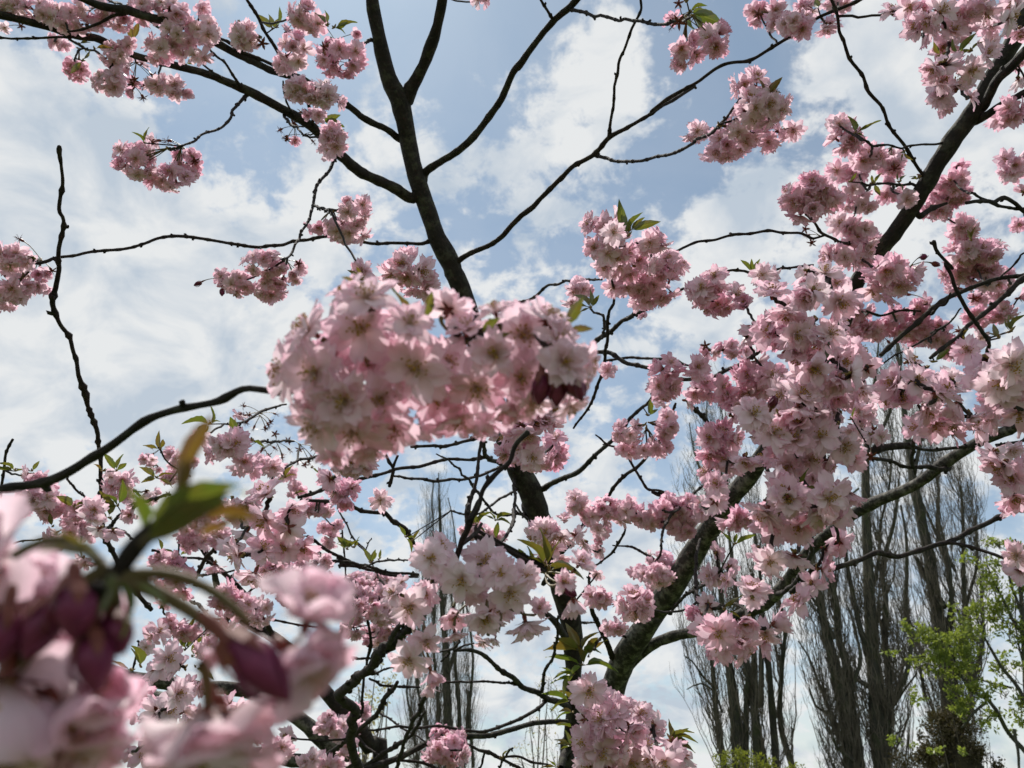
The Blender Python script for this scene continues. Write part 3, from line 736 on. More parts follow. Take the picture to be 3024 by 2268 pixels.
# ------------------------------------------------------------------ leafy plants at the foot of the picture
def leaf_cloud(root, mat, clumps, Y, n_per, size, seed, name='foliage', wig=.5, tn=(0, .8)):
    """small real leaves spread through clumps (photo px centre and radii) at distance Y"""
    rg = np.random.RandomState(seed); mb = MB(); base = WPOS[root.name]
    for (x, y, rx, ry) in clumps:
        C = PV(x, y, Y); m = Y / FPX / ray(x, y)[1] * 1.0; n = int(n_per * rx * ry / 1000.0) + 6
        sub = rg.randint(4, 9); sc = rg.normal(0, .5, (sub, 3))
        for _ in range(n):
            o = sc[rg.randint(sub)] + rg.normal(0, .26, 3); o = np.clip(o, -1.15, 1.15)
            p = C + RT * o[0] * rx * m + np.array([0, 1, 0]) * o[1] * (rx + ry) * .5 * m + np.array([0, 0, 1.0]) * o[2] * ry * m
            l = size * rg.uniform(.6, 1.25); dr = rg.normal(0, 1, 3) + np.array([0, 0, .4]); dr /= np.linalg.norm(dr)
            sd = np.cross(dr, rg.normal(0, 1, 3)); sd /= np.linalg.norm(sd); w = l * .27; up = np.cross(dr, sd)
            V = [p, p + dr * l * .5 + sd * w + up * w * .4, p + dr * l, p + dr * l * .5 - sd * w + up * w * .4, p + dr * l * .5]
            t = rg.uniform(*tn); mb.add(V, np.array([(0, 4, 1), (4, 2, 1), (0, 3, 4), (4, 3, 2)]), 0, [(0, 0, t), (.5, 1, t), (1, 0, t), (.5, -1, t), (.5, 0, t)])
    o = link(name, mb.mesh(name, [mat], False, base), root, base); o['kind'] = 'stuff'
def vx(view, L): return [(*px(view, a, b), c * VS, d * VS) for a, b, c, d in L]
def sprays(root, mat, clumps, Y, n, seed, r=.006, ground_pts=None, name='stem'):
    rg = random.Random(seed); mb = MB()
    for (x, y, rx, ry) in clumps:
        C = PV(x, y, Y); m = Y / FPX
        for _ in range(n):
            e = C + np.array([rg.uniform(-1, 1) * rx * m, rg.uniform(-1, 1) * rx * m, rg.uniform(-1, 1) * ry * m])
            s = C + np.array([rg.uniform(-.4, .8) * rx * m, rg.uniform(-.5, .5) * rx * m, -ry * m * rg.uniform(.9, 1.5)])
            tube(mb, curve3(s, e, np.array([rg.uniform(-.2, .2), 0, .1]) * .5, 7), np.linspace(r, r * .35, 7), 4, 0, False)
    o = link(name, mb.mesh(name, [mat], True, WPOS[root.name]), root, WPOS[root.name]); o['kind'] = 'stuff'
# green sapling, lower right
SY = 7.0
sb = PV(*px('I', 2330, 1659), SY); root = link('leafy_sapling', None, None, (sb[0], SY, 0))
tag(root, 'young tree with bright green new leaves leaning in at the lower right corner', 'tree')
def simple_limbs(root, L, Y, mat, name='branch'):
    for k, s in enumerate(L):
        K = np.array(xz(parse(s), Y, .12, k * 2.2)); S = catmull(K, .06)
        for i in range(2, len(S)): S[i, :3] += np.array([noise.noise(Vector((i * .3, k, q))) for q in (0, 3, 6)]) * .02
        mb = MB(); tube(mb, S[:, :3], S[:, 3], 7, 0, True, .1); link(name, mb.mesh(name, [mat], True, S[0, :3]), root, S[0, :3])
K = np.array([[sb[0], SY, -.05, .07], [sb[0] - .02, SY, .9, .06], [*PV(*px('I', 2330, 1700), SY), .05], [*PV(*px('I', 2260, 1500), SY), .04], [*PV(*px('I', 2230, 1200), SY), .03], [*PV(*px('I', 2200, 700), SY), .02], [*PV(*px('I', 2160, 300), SY), .008]])
mb = MB(); S = catmull(K, .08); tube(mb, S[:, :3], S[:, 3], 9, 0, True, .12); link('trunk', mb.mesh('trunk', [M_POPLAR], True, S[0, :3]), root, S[0, :3])
simple_limbs(root, ['I 2290,1640,30 2180,1490,26 2080,1370,24 1980,1270,22 1900,1200,18 1830,1100,14 1780,950,10', 'I 2230,1300,26 2150,1150,22 2060,1000,18 1980,850,12 1930,700,8',
  'I 2210,900,22 2120,740,18 2080,650,14 2030,560,12 1990,450,8', 'I 2130,1430,20 2150,1600,16 2160,1659,14', 'I 1980,1270,18 1900,1330,14 1840,1420,9', 'I 2200,750,18 2130,560,14 2120,400,9 2115,300,5',
  'I 1870,1150,14 1750,1000,12 1640,900,9 1520,790,6', 'I 1780,960,12 1650,990,8 1540,1010,5', 'I 2160,1180,14 2050,1150,11 1900,1130,8', 'I 2230,1100,16 2190,950,12 2170,800,8 2190,600,6'], SY, M_POPLAR)
gcl = vx('I', [(1800,880,130,60),(1700,930,110,60),(1880,830,90,90),(1620,1000,80,70),(1540,820,50,50),(1760,1040,130,60),(1860,960,110,70),(1620,870,70,60),(1980,560,45,60),(2010,450,60,60),(2040,600,60,100),(1990,700,70,60),(1850,760,70,60),(2120,800,80,70),(2080,720,80,60),
 (1870,1100,110,60),(1920,1240,110,60),(1850,1330,60,50),(1980,1330,70,40),(2130,1060,80,70),(2180,1250,50,70),(2150,620,50,70),(2190,540,40,60),(2120,330,70,50),(2040,320,60,30),(1880,420,60,30),(2060,1180,60,40),(2190,900,40,80),(1780,1190,60,30),(1690,1080,60,40),
 (1690,1560,55,18),(1860,1570,40,16),(1430,1500,40,26),(1570,1250,45,32),(1420,975,40,12),(1560,1180,24,18),(2180,1400,40,60),(1940,1180,80,40),(1550,1530,22,12),(2000,1420,40,20)])
leaf_cloud(root, M_GREENLEAF, gcl, SY, 150, .040, 3)
sprays(root, M_POPTWIG, gcl[:30], SY, 5, 4, .004, name='twigs')
# hedge, dome-shaped dark shrub and the low brown shrub
def shrub(name, label, cat, view, x, Y, clumps, mat, n_per, size, seed, tone, stems=14, core=None, gx=None):
    X, _ = px(view, x, 1659); b = PV(X, 2268, Y); root = link(name, None, None, (b[0], Y, 0)); tag(root, label, cat)
    cl = vx(view, clumps); leaf_cloud(root, mat, cl, Y, n_per, size, seed, 'foliage', .5, tone)
    rg = random.Random(seed); mb = MB()
    for k in range(stems):
        c = cl[rg.randrange(len(cl))]; e = PV(c[0] + rg.uniform(-1, 1) * c[2], c[1] + rg.uniform(-.5, .8) * c[3], Y) + np.array([0, rg.uniform(-.3, .3), 0])
        s = np.array([b[0] + (e[0] - b[0]) * .7, Y + rg.uniform(-.3, .3), -.03]); tube(mb, curve3(s, e, np.array([0, 0, .1]), 8), np.linspace(.018, .004, 8), 5, 0)
    o = link('stems', mb.mesh('stems', [M_POPTWIG], True, (b[0], Y, 0)), root, (b[0], Y, 0)); o['kind'] = 'stuff'
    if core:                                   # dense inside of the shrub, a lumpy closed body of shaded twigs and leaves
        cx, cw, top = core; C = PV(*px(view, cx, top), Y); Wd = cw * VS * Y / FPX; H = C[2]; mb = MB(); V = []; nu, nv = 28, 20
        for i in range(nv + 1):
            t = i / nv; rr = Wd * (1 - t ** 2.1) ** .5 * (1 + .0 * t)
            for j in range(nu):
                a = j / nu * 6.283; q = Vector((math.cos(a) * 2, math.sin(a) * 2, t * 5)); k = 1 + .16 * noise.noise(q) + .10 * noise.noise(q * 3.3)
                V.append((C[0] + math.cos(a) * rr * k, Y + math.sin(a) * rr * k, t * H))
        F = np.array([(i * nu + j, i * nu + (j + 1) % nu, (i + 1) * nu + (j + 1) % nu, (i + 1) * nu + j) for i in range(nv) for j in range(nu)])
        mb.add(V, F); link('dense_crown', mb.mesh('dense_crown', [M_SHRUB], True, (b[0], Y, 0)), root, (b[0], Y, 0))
    return root
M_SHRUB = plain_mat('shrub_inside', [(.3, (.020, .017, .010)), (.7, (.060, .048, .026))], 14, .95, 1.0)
shrub('hedge', 'yellow-green hedge top under the many-stemmed poplar at the bottom edge', 'hedge', 'I', 600, 10,
      [(420,1640,50,60),(480,1620,50,50),(540,1610,50,60),(600,1640,60,60),(660,1640,60,45),(720,1660,60,40),(790,1670,60,40),(850,1700,50,40),(440,1720,60,60),(540,1720,80,80),(640,1730,80,80),(740,1740,80,60),(840,1770,60,60)], M_HEDGE, 230, .035, 8, (0, .9), 60)
shrub('conical_shrub', 'dark brown dome-shaped shrub behind the sapling at the bottom right edge', 'shrub', 'I', 1800, 16,
      [(1720,1450,80,90),(1650,1560,70,90),(1790,1400,70,90),(1860,1480,100,120),(1940,1560,80,100),(1760,1560,110,100),(1700,1380,50,40),(1850,1640,140,80)], M_YEW, 520, .06, 9, (.3, 1.0), 40, (1800, 130, 1420))
shrub('brown_shrub', 'low hazy reddish-brown shrub between the forked poplar and the dome-shaped shrub', 'shrub', 'I', 1510, 17,
      [(1450,1600,60,40),(1520,1590,60,50),(1590,1610,50,50),(1500,1650,100,40)], M_YEW, 160, .05, 10, (.5, 1.0), 50, None)
def pale_tree(label, view, x, Y, clumps, seed, mat=M_PALELEAF, n=26, size=.045):
    X, _ = px(view, x, 1659); b = PV(X, 2268, Y); root = link('flowering_shrub', None, None, (b[0], Y, 0)); tag(root, label, 'shrub')
    cl = vx(view, clumps); rg = random.Random(seed); mb = MB()
    for k in range(9):
        c = cl[rg.randrange(len(cl))]; e = PV(c[0], c[1], Y); s = np.array([b[0] + rg.uniform(-.2, .2), Y, -.03])
        tube(mb, curve3(s, e, np.array([0, rg.uniform(-.3, .3), .3]), 10), np.linspace(.022, .004, 10), 5, 0)
    o = link('stems', mb.mesh('stems', [M_POPTWIG], True, (b[0], Y, 0)), root, (b[0], Y, 0)); o['kind'] = 'stuff'
    sprays(root, M_POPTWIG, cl, Y, 7, seed, .0035, name='twigs'); leaf_cloud(root, mat, cl, Y, n, size, seed + 1, 'blossom' if mat is M_PALELEAF else 'foliage')
pale_tree('pale cream flowering shrub behind the crossing twigs, left of the distant slim poplar', 'H', 150, 11, [(250,1230,50,80),(230,1400,60,70),(180,1350,50,80),(120,1180,60,60),(230,1000,40,80),(150,1560,80,70),(300,1150,40,60),(60,1620,70,50)], 21, n=60)
pale_tree('thin pale green budding shrub left of the leafy central cherry stem', 'H', 1230, 12, [(1150,1500,110,80),(1230,1400,90,70),(1280,1250,60,90),(1130,1380,60,60),(1250,1120,60,70),(1080,1590,90,50),(1300,1560,60,80),(1200,1180,40,50)], 25, M_PALELEAF, 15, .035)

# ------------------------------------------------------------------ the cherries
# central cherry: upright leader, boughs to both sides
cb = P(1690, 2268, 2.3); T1 = Thing('cherry_tree', (cb[0], cb[1], 0), 'central cherry tree whose tall dark leader forks near the top edge', 'tree')
branch(T1, 'leader', 'H 1352,1680,100 1365,1500,86 1390,1300,90 1400,1100,96 1395,950,118 1385,800,132 1330,600,140 1270,400,142 1210,220,142 1150,100,148 E 1190,1560,136 1130,1400,150 1070,1280,140 1000,1100,134 900,800,130 800,500,128 700,190,124 650,90,120 B 640,1560,116 560,1400,108 500,1200,108 455,1050,112 420,900,104 398,780,104 372,650,116 352,575,112 310,500,104 270,380,96 230,200,88 200,50,80 190,-60,74',
       2.3, [2.25, 2.15, 2.0, 1.95, 1.85], name='trunk', extra=[[cb[0] - .01, cb[1], -.05, .075], [cb[0], cb[1], .8, .06]])
branch(T1, 'fork', 'B 402,590,92 425,520,84 455,460,76 530,300,72 585,150,66 612,20,62 622,-60,60', 2, 1.8, 'leader')
branch(T1, 'a1', 'B 440,1180,70 330,1120,66 220,1070,62 A 2130,1020,68 1990,900,62 1850,760,60 1690,660,56 1530,570,55 1450,530,55 1330,480,48 1200,430,46 1080,400,45 940,365,42 800,330,42 650,262,44 560,225,46 470,215,46 370,190,46 280,160,46 190,135,46 90,110,46 0,88,46 -120,60,46', 2, [1.75, 1.55, 1.45], 'leader')
branch(T1, 'a2', 'B 350,815,44 310,780,42 250,740,40 A 2150,690,40 2080,640,40 1900,530,42 1720,455,46 1560,385,43 1420,330,46 1300,265,46 1160,180,50 1000,130,52 850,100,50 750,70,52 620,30,48 540,0,46 440,-40,45', 2, [1.75, 1.5, 1.4], 'leader')
branch(T1, 'a3', 'A 1650,400,24 1540,345,22 1430,300,22 1280,210,20 1180,175,18', 2, 1.5, 'a2')
branch(T1, 'a4', 'A 1868,790,20 1862,750,18 1850,670,18 1820,590,20 1750,480,24 1690,390,24 1640,290,24 1570,180,22 1530,90,22 1460,-20,20', 2, 1.5, 'a1')
branch(T1, 'a5', 'A 1740,680,16 1720,640,14 1690,560,14 1678,485,12', 2, 1.6, 'a1')
branch(T1, 'a5b', 'A 1690,690,18 1730,740,18 1780,770,14 1800,800,12', 2, 1.5, 'a1')
branch(T1, 'a6', 'A 1470,565,26 1430,610,22 1390,660,20 1350,730,18 1290,770,17 1200,800,16 1110,855,15 1080,870,14', 2, 1.38, 'a1')
branch(T1, 'a7', 'A 1455,520,22 1380,440,19 1330,370,17 1260,310,16 1210,240,15', 2, 1.5, 'a1')
branch(T1, 'a8', 'A 1325,470,16 1220,390,14 1150,310,13 1110,285,12', 2, 1.5, 'a1')
branch(T1, 'a9', 'A 1000,215,16 900,130,15 840,70,14 780,-10,14', 1.9, 1.7)
branch(T1, 'a10', 'A 755,80,26 680,95,22 600,130,20 480,180,16 400,195,14', 2, 1.45, 'a2')
branch(T1, 'a11', 'A 440,218,18 350,222,16 200,230,15 0,230,14 -60,228,13', 2, 1.5, 'a1')
branch(T1, 'a12', 'A 415,232,18 460,260,17 500,285,15 590,320,14', 2, 1.4, 'a1')
branch(T1, 'a12b', 'A 500,285,12 465,300,12 440,360,9', 2, 1.4, 'a12')
branch(T1, 'a13', 'A 910,85,16 800,50,17 700,20,16 600,-20,16', 2, 1.5)
branch(T1, 'a14', 'B 190,235,24 150,255,22 100,290,20 50,300,18', 2, 1.6, 'leader')
branch(T1, 'a15', 'B 500,1442,26 420,1440,22 330,1440,22 200,1445,22 100,1425,21 A 2100,1415,21 2000,1405,24 1860,1415,22 1650,1455,22 1480,1460,22 1300,1430,20 1080,1400,22 950,1410,20 850,1450,20 720,1485,20 540,1500,20 440,1520,19 330,1530,22 270,1550,24 190,1562,20', 2, [1.8, 1.6, 1.4], 'leader')
branch(T1, 'a16', 'A 1985,945,24 1950,1020,22 1880,1110,21 1860,1220,20 1820,1330,18 1770,1430,18 1730,1510,16 1680,1545,14', 2, 1.35, 'a1')
branch(T1, 'a16b', 'A 1862,1220,16 1900,1235,16 1970,1252,14', 2, 1.35, 'a16')
branch(T1, 'b2', 'B 505,1040,62 545,1000,48 620,950,44 700,900,46 800,810,44 900,680,43 970,580,44 1040,430,40 1080,380,46 1160,270,40 1270,130,40 1370,40,42 1440,-40,38', 2, [1.8, 1.6], 'leader')
branch(T1, 'b3', 'B 1270,110,22 1240,60,19 1190,-20,18', 2, 1.6, 'b2')
branch(T1, 'b4', 'B 1372,55,28 1420,70,24 1500,90,22 1620,110,21 1760,125,21 1870,145,22 1950,150,22 C 100,140,20 160,110,19 230,78,18', 2, [1.4, 1.2], 'b2')
branch(T1, 'b5', 'B 680,1580,60 720,1545,44 800,1500,34 920,1440,35 1040,1330,37 1150,1240,38 1200,1180,34 1320,1050,34 1400,980,32 1520,920,32 1610,820,34 1700,760,26 1880,650,24 2000,560,24 2100,500,23 C 0,665,22 140,565,24 270,490,22 420,385,22 580,360,22 700,290,22 860,200,23 960,130,22 1080,65,22 1200,15,22 1290,-30,20', 2, [1.7, 1.45, 1.3], 'leader')
branch(T1, 'b6', 'B 1608,805,30 1612,770,24 1620,700,20 1645,550,19 1660,380,20 1700,290,18 1750,160,19 1785,60,18 1788,-30,18', 2, 1.5, 'b5')
branch(T1, 'b7', 'B 1530,925,26 1620,945,22 1740,955,22 1850,945,21 1990,910,21 2100,850,21 C 250,830,20 340,795,22 400,740,22 450,700,18', 2, 1.2, 'b5')
branch(T1, 'e1', 'E 1050,1290,30 1000,1265,28 970,1250,30 880,1195,28 860,1120,24 850,1080,22', 2, 1.7, 'leader')
branch(T1, 'e1b', 'E 850,1080,24 700,1125,22 560,1140,22 430,1145,22', 2, 1.6, 'e1')
branch(T1, 'e1c', 'E 848,1085,22 830,1250,22 805,1400,24 780,1480,34 765,1600,26 H 780,100,30 760,200,24 750,245,22', 2, 1.5, 'e1')
branch(T1, 'e2', 'E 880,1200,28 780,1215,22 650,1220,22 500,1250,24 370,1270,24 270,1300,22 130,1330,24 0,1360,24 D 1900,1400,26 1780,1440,22', 2, 1.5, 'e1')
branch(T1, 'e3', 'E 970,1262,20 900,1290,20 830,1320,20 700,1340,19 560,1345,22 440,1335,18 330,1325,16', 2, 1.6, 'e1')
branch(T1, 'e4', 'E 270,1165,18 320,1260,22 315,1300,24 300,1380,22', 1.5, 1.5)
branch(T1, 'e4b', 'E 352,1195,18 325,1270,18', 1.5, 1.5)
branch(T1, 'e5', 'E 1212,1400,42 1240,1380,36 1290,1350,34 1420,1290,32 1500,1220,27 1620,1110,24 1700,1010,22 1800,900,20 1880,850,16', 2, [1.8, 1.5], 'leader')
branch(T1, 'e6', 'H 1215,560,22 1330,380,24 1420,260,24 E 1450,1610,24 1560,1480,24 1680,1330,24 1790,1260,24 1870,1150,22 1930,1060,20 2000,900,16', 2, [1.8, 1.6], 'leader')
branch(T1, 'e7', 'E 1120,1545,22 1060,1545,20 1000,1555,18 930,1540,17 870,1470,17 800,1390,17 720,1280,15 640,1220,12 575,1188,10', 2, 1.5, 'leader')
branch(T1, 'e8', 'E 1080,1390,18 950,1460,17 850,1530,16 760,1545,15 670,1528,12', 2, 1.7, 'leader')
branch(T1, 'e9', 'E 1045,1320,22 1042,1420,20 1038,1540,22 H 1045,120,22 1040,180,26 1010,260,22 950,350,18', 2, 1.5, 'leader')
branch(T1, 'e10', 'E 1160,1630,18 1130,1590,17 1090,1550,16 1052,1485,12', 2, 1.6, 'leader')
branch(T1, 'h1', 'H 1410,1385,34 1340,1390,28 1250,1400,30 1100,1420,30 900,1455,34 700,1480,32 550,1510,34 400,1570,36 250,1630,40 120,1690,44', 2, [1.9, 1.7], 'leader')
branch(T1, 'h2', 'H 1380,1310,46 1310,1270,38 1230,1235,36 1130,1190,32 1040,1135,32 960,1080,27 870,990,25 780,960,22 700,955,16', 2, [1.9, 1.7], 'leader')
branch(T1, 'h3', 'H 1230,1255,26 1130,1340,24 1000,1400,22 850,1445,21 730,1430,20 600,1405,18 450,1420,18 180,1430,14', 2, 1.6, 'h2')
branch(T1, 'h4', 'H 1205,1215,24 1220,1100,22 1270,1000,20 1295,870,20 1302,760,14', 2, 1.6, 'h2')
branch(T1, 'h5', 'H 1085,1170,18 1000,1155,16 900,1140,15 750,1150,14 610,1140,12', 2, 1.7, 'h2')
branch(T1, 'h6', 'H 1320,1659,40 1340,1580,46 1380,1540,40', 2.2, 2.3)
branch(T1, 'h7', 'H 1440,795,18 1480,797,14 1530,800,10', 2.1, 2.0)
branch(T1, 'h8', 'H 1395,930,50 1330,860,46 1280,780,40 1230,740,34', 2.2, 2.0, 'leader')
branch(T1, 'i0', 'E 1500,590,26 1520,530,34 1600,470,32 1700,390,28 1800,340,26 1900,290,24 2050,205,20 F 200,208,18 320,150,14', 1.9, [1.6, 1.4])
branch(T1, 'i0b', 'E 1565,500,14 1575,430,18 1570,370,18 1520,345,14 1495,328,10', 1.8, 1.5, 'i0')
branch(T1, 'i1', 'E 920,352,24 1000,310,20 1140,270,22 1230,200,19 1300,180,18 1400,155,18 1560,155,14', 1.9, 1.5)
branch(T1, 'i2', 'E 1395,1035,14 1480,920,18 1530,800,22 1560,700,22 1590,560,22 1600,400,22 1630,270,18 1640,215,14', 1.7, 1.35)
branch(T1, 'i3', 'E 1525,582,30 1610,590,30 1700,640,28 1800,670,28 1920,690,26 2030,740,28 2150,745,26 F 250,745,26 330,740,26 430,700,28 530,660,26 600,600,24 665,535,18', 1.6, [1.4, 1.1])
branch(T1, 'i4', 'E 1585,632,18 1740,615,18 1900,625,18 2000,640,18 2085,662,14', 1.6, 1.4)
branch(T1, 'i5', 'C -90,1390,10', 1, 1) if False else None

# right-hand cherry: low fork with three grey limbs
rb = P(1797, 2268, 2.2); T2 = Thing('cherry_tree', (rb[0], rb[1], 0), 'right-hand cherry tree whose grey trunk forks low and reaches to the upper right corner', 'tree')
branch(T2, 'limb', 'H 1590,1680,150 1592,1450,140 1600,1320,140 1625,1190,146 1665,1060,150 1710,960,150 1790,850,146 1878,720,136 I 20,720,136 120,580,142 230,420,134 330,260,128 450,100,122 F 420,1540,118 500,1420,108 580,1330,104 700,1130,100 850,880,94 1000,640,86 1090,480,76 1120,430,76',
       2.2, [1.95, 1.75, 1.5, 1.4], name='trunk', mat=M_BARKG, extra=[[rb[0] + .03, rb[1], -.05, .11], [rb[0], rb[1], .8, .085]])
branch(T2, 'limb2', 'F 1000,640,80 1090,480,76 1150,400,76 1190,260,82 1235,140,88 C 1300,1560,94 1400,1440,98 1500,1310,98 1600,1150,98 1700,980,100 1800,820,104 1900,680,106 2000,500,100 2090,350,98 2170,200,96 2230,60,92 2270,-60,90', 1.4, [1.35, 1.3], 'limb', mat=M_BARK)
branch(T2, 'low', 'H 1650,1120,110 1700,1060,92 1750,1010,80 1850,930,68 1990,870,62 2140,840,60 I 270,850,64 400,790,68 560,720,72 690,655,76 800,560,76 900,425,74 1020,300,72 1130,210,68 1200,160,70 1350,80,68 1540,0,66 F 1640,1330,66 1700,1280,70 1850,1180,68 2000,1100,66 2130,1050,66 2230,990,62 2330,930,60', 2, [1.9, 1.7, 1.45, 1.3], 'limb', mat=M_BARKG)
branch(T2, 'upper', 'C 1960,650,60 2010,590,56 2080,480,56 2150,400,58 2240,290,60', 2, 1.2, 'limb2')
branch(T2, 'upper2', 'C 1930,720,50 1990,690,48 2100,620,44 2170,580,40 2240,540,38', 2, 1.25, 'limb2')
branch(T2, 'c1', 'C 1618,1080,30 1615,1050,24 1570,980,22 1510,870,22 1420,760,22 1370,650,22 1290,540,24 1260,450,22 1190,350,23 1130,230,22 1110,140,22 1085,40,22 1060,-30,20', 2, 1.2, 'limb2')
branch(T2, 'c2', 'C 1745,848,18 1680,858,15 1600,862,14 1510,870,14 1490,880,14 1400,870,14 1310,860,17 1250,830,14', 2, 1.25, 'limb2')
branch(T2, 'c3', 'C 1560,1100,20 1480,1095,18 1400,1090,16 1300,1100,14 1250,1085,12', 2, 1.25, 'limb2')
branch(T2, 'c4', 'C 1340,1450,30 1260,1440,20 1180,1450,20 1120,1440,20 1070,1415,20 1010,1385,20 980,1340,18 965,1315,14', 2, 1.25, 'limb2')
branch(T2, 'c5', 'C 1040,1400,14 960,1420,16 930,1405,18 870,1380,18 770,1380,17 690,1370,19 590,1388,18 480,1390,18 380,1420,18 280,1430,18 180,1480,18 85,1518,14', 2, 1.3, 'c4')
branch(T2, 'c6', 'F 960,65,14 870,75,16 830,80,16 740,95,18 600,112,20 550,100,18 480,95,18 440,108,16', 1.4, 1.3)
branch(T2, 'c7', 'C 1590,1280,40 1640,1250,36 1700,1212,26 1740,1190,20', 2, 1.4, 'limb2')
branch(T2, 'f1', 'F 545,1310,36 525,1280,32 490,1230,31 440,1150,30 370,1060,30 310,970,30 255,920,28 215,885,26', 2, 1.4, 'limb')
branch(T2, 'f2', 'F 1765,1272,36 1700,1275,32 1650,1275,30 1560,1275,24 1500,1262,24 1420,1230,24 1300,1205,24 1235,1215,18', 2, 1.25, 'low')
branch(T2, 'f3', 'F 1900,1150,26 1870,1145,22 1780,1155,22 1700,1160,22 1600,1158,22 1540,1145,34 1480,1140,50 1400,1150,50 1310,1175,44', 2, 1.3, 'low')
branch(T2, 'f3b', 'F 1480,1125,24 1400,1145,20 1340,1165,16', 1.4, 1.3, 'f3')
branch(T2, 'f4', 'F 1565,1305,22 1548,1220,26 1545,1150,26 1560,1080,26 1585,1010,28 1605,940,28 1580,905,20', 1.4, 1.0)
branch(T2, 'i1', 'I 740,625,26 830,590,30 890,510,32 930,430,30 950,360,28 955,290,22', 2, 1.2, 'low')
branch(T2, 'i2', 'I 830,615,40 900,565,38 960,480,34 1010,440,26', 1.6, 1.5)
branch(T2, 'i3', 'I 290,300,18 268,400,22 265,480,22 265,560,24 280,670,30 340,710,26 430,695,22 500,690,20 560,730,16', 1.6, 1.1)
branch(T2, 'i4', 'I 100,740,16 160,675,20 240,610,20 330,560,19 380,520,18 415,485,16', 2, 1.3, 'limb')
branch(T2, 'i5', 'I 640,165,20 560,150,24 500,140,20', 1.6, 1.6)
branch(T2, 'i6', 'H 1640,1010,44 1600,930,38 1550,820,34 1500,700,32 1480,600,22 1490,500,18 1500,470,16 1560,440,15 1640,370,18 1690,280,16 1705,200,12', 2, [1.8, 1.6], 'limb')
branch(T2, 'i7', 'H 1720,890,20 1680,870,18 1590,865,18 1540,910,16 1520,960,14', 2, 1.8, 'limb')
branch(T2, 'i8', 'I 350,160,24 300,130,20 200,90,18 100,60,17 0,18,16 H 1980,40,16 1900,10,16 E 1835,1395,18 1800,1340,18 1770,1290,18 1700,1180,16 1600,1130,15 1560,1095,12 1528,1072,10', 2, [1.7, 1.6], 'limb')
branch(T2, 'i9', 'F 300,1380,18 200,1470,20 130,1530,20 I 80,220,18 50,340,14', 1.7, 1.4)
branch(T2, 'i9b', 'I 200,90,14 130,140,16 60,130,14', 1.6, 1.4)
branch(T2, 'i10', 'H 1900,480,24 1880,430,22 1830,390,18 1740,350,15 1630,335,10', 1.9, 1.8)
branch(T2, 'i11', 'H 1925,590,22 1890,520,20 1880,440,18 1915,380,16 1915,300,12', 2.0, 1.7)

# left cherry behind, with the upright bare shoot
lb = P(1020, 2268, 2.1); T3 = Thing('cherry_tree', (lb[0] + .1, lb[1], 0), 'left-hand cherry tree with low crossing boughs and a tall bare upright shoot', 'tree')
branch(T3, 'trunk', 'H 250,1700,110 180,1540,104 100,1400,98 0,1290,90 G 1900,1150,80 1780,1000,76 1650,880,70 1500,790,60 1380,700,50 1300,600,44 1270,500,34', 2.1, [2.1, 2.0], name='trunk', extra=[[lb[0] + .1, lb[1], -.05, .09], [lb[0] + .1, lb[1], .8, .07]])
branch(T3, 'trunk2', 'H 130,1700,110 60,1630,110 0,1560,104 G 1900,1480,100 1800,1390,90 1700,1320,84 1560,1240,80 1380,1190,80 1190,1180,80 980,1145,84 860,1130,76 770,1105,50 600,1060,50 400,1050,50', 2.0, [1.9, 1.7], mat=M_BARKG)
branch(T3, 'trunk3', 'G 2010,1650,70 1850,1620,76 1700,1610,84 1560,1570,70 1400,1600,60 1200,1640,50', 1.9, 1.8, mat=M_BARKG)
branch(T3, 'g1', 'G 840,1180,44 900,1200,46 980,1230,44 1050,1280,38 1120,1330,34 1200,1400,24', 1.7, 1.4, mat=M_BARKG)
branch(T3, 'g2', 'G 780,1110,14 830,930,14 820,900,16', 1.8, 1.8)
branch(T3, 'shoot', 'G 900,720,30 780,560,30 700,420,30 640,330,30 610,280,30 600,170,30 597,60,30 D 600,1400,28 600,1250,27 585,1130,26 575,1040,30 520,900,28 508,840,44 495,800,40 460,700,28 430,590,26 410,480,28 350,390,28 312,290,36 330,190,34 345,80,30 A 340,1560,30 350,1440,28 362,1300,24 345,1240,26 372,1100,23 355,960,20 345,900,24 345,860,18', 1.9, [1.5, 1.3], wig=1.1, knob=2.0)
branch(T3, 'g3', 'G 620,250,26 650,225,24 720,160,24 830,90,24 910,60,22 1000,40,20', 2, 1.4, 'shoot')
branch(T3, 'g3b', 'G 650,230,18 740,260,16 790,300,14', 2, 1.5, 'g3')
branch(T3, 'd1', 'D 580,1510,14 500,1440,15 440,1390,15 400,1335,13', 2, 1.5, 'shoot')
branch(T3, 'g4', 'G 1620,860,28 1590,820,27 1520,710,27 1430,600,30 1330,500,32 1230,380,34 1170,310,32 1110,250,26', 1.9, 1.6)
branch(T3, 'g5', 'G 1160,530,30 1210,430,28 1280,350,28 1330,300,26 1352,262,18', 1.7, 1.5)
branch(T3, 'g6', 'G 1340,500,26 1210,415,18 1050,410,16 980,385,16 900,360,14', 1.7, 1.5)
branch(T3, 'g6b', 'G 1160,525,16 1060,420,17 980,375,16 920,368,14', 1.7, 1.6, 'g5')
branch(T3, 'g7', 'G 1170,520,18 1260,505,16 1390,490,14', 1.7, 1.6, 'g5')
branch(T3, 'g8', 'G 1150,570,14 1250,595,16 1340,608,16 1430,600,16', 1.8, 1.7)
branch(T3, 'g9', 'G 1260,775,14 1450,775,16 1600,780,16 1700,798,14 1900,830,12', 1.7, 1.6)
branch(T3, 'g9b', 'G 1120,660,16 1190,700,22 1230,760,20 1240,830,14', 1.7, 1.5)
branch(T3, 'g10', 'G 1470,620,12 1530,575,14 1600,540,14 1680,500,14 1740,455,12', 1.8, 1.6)
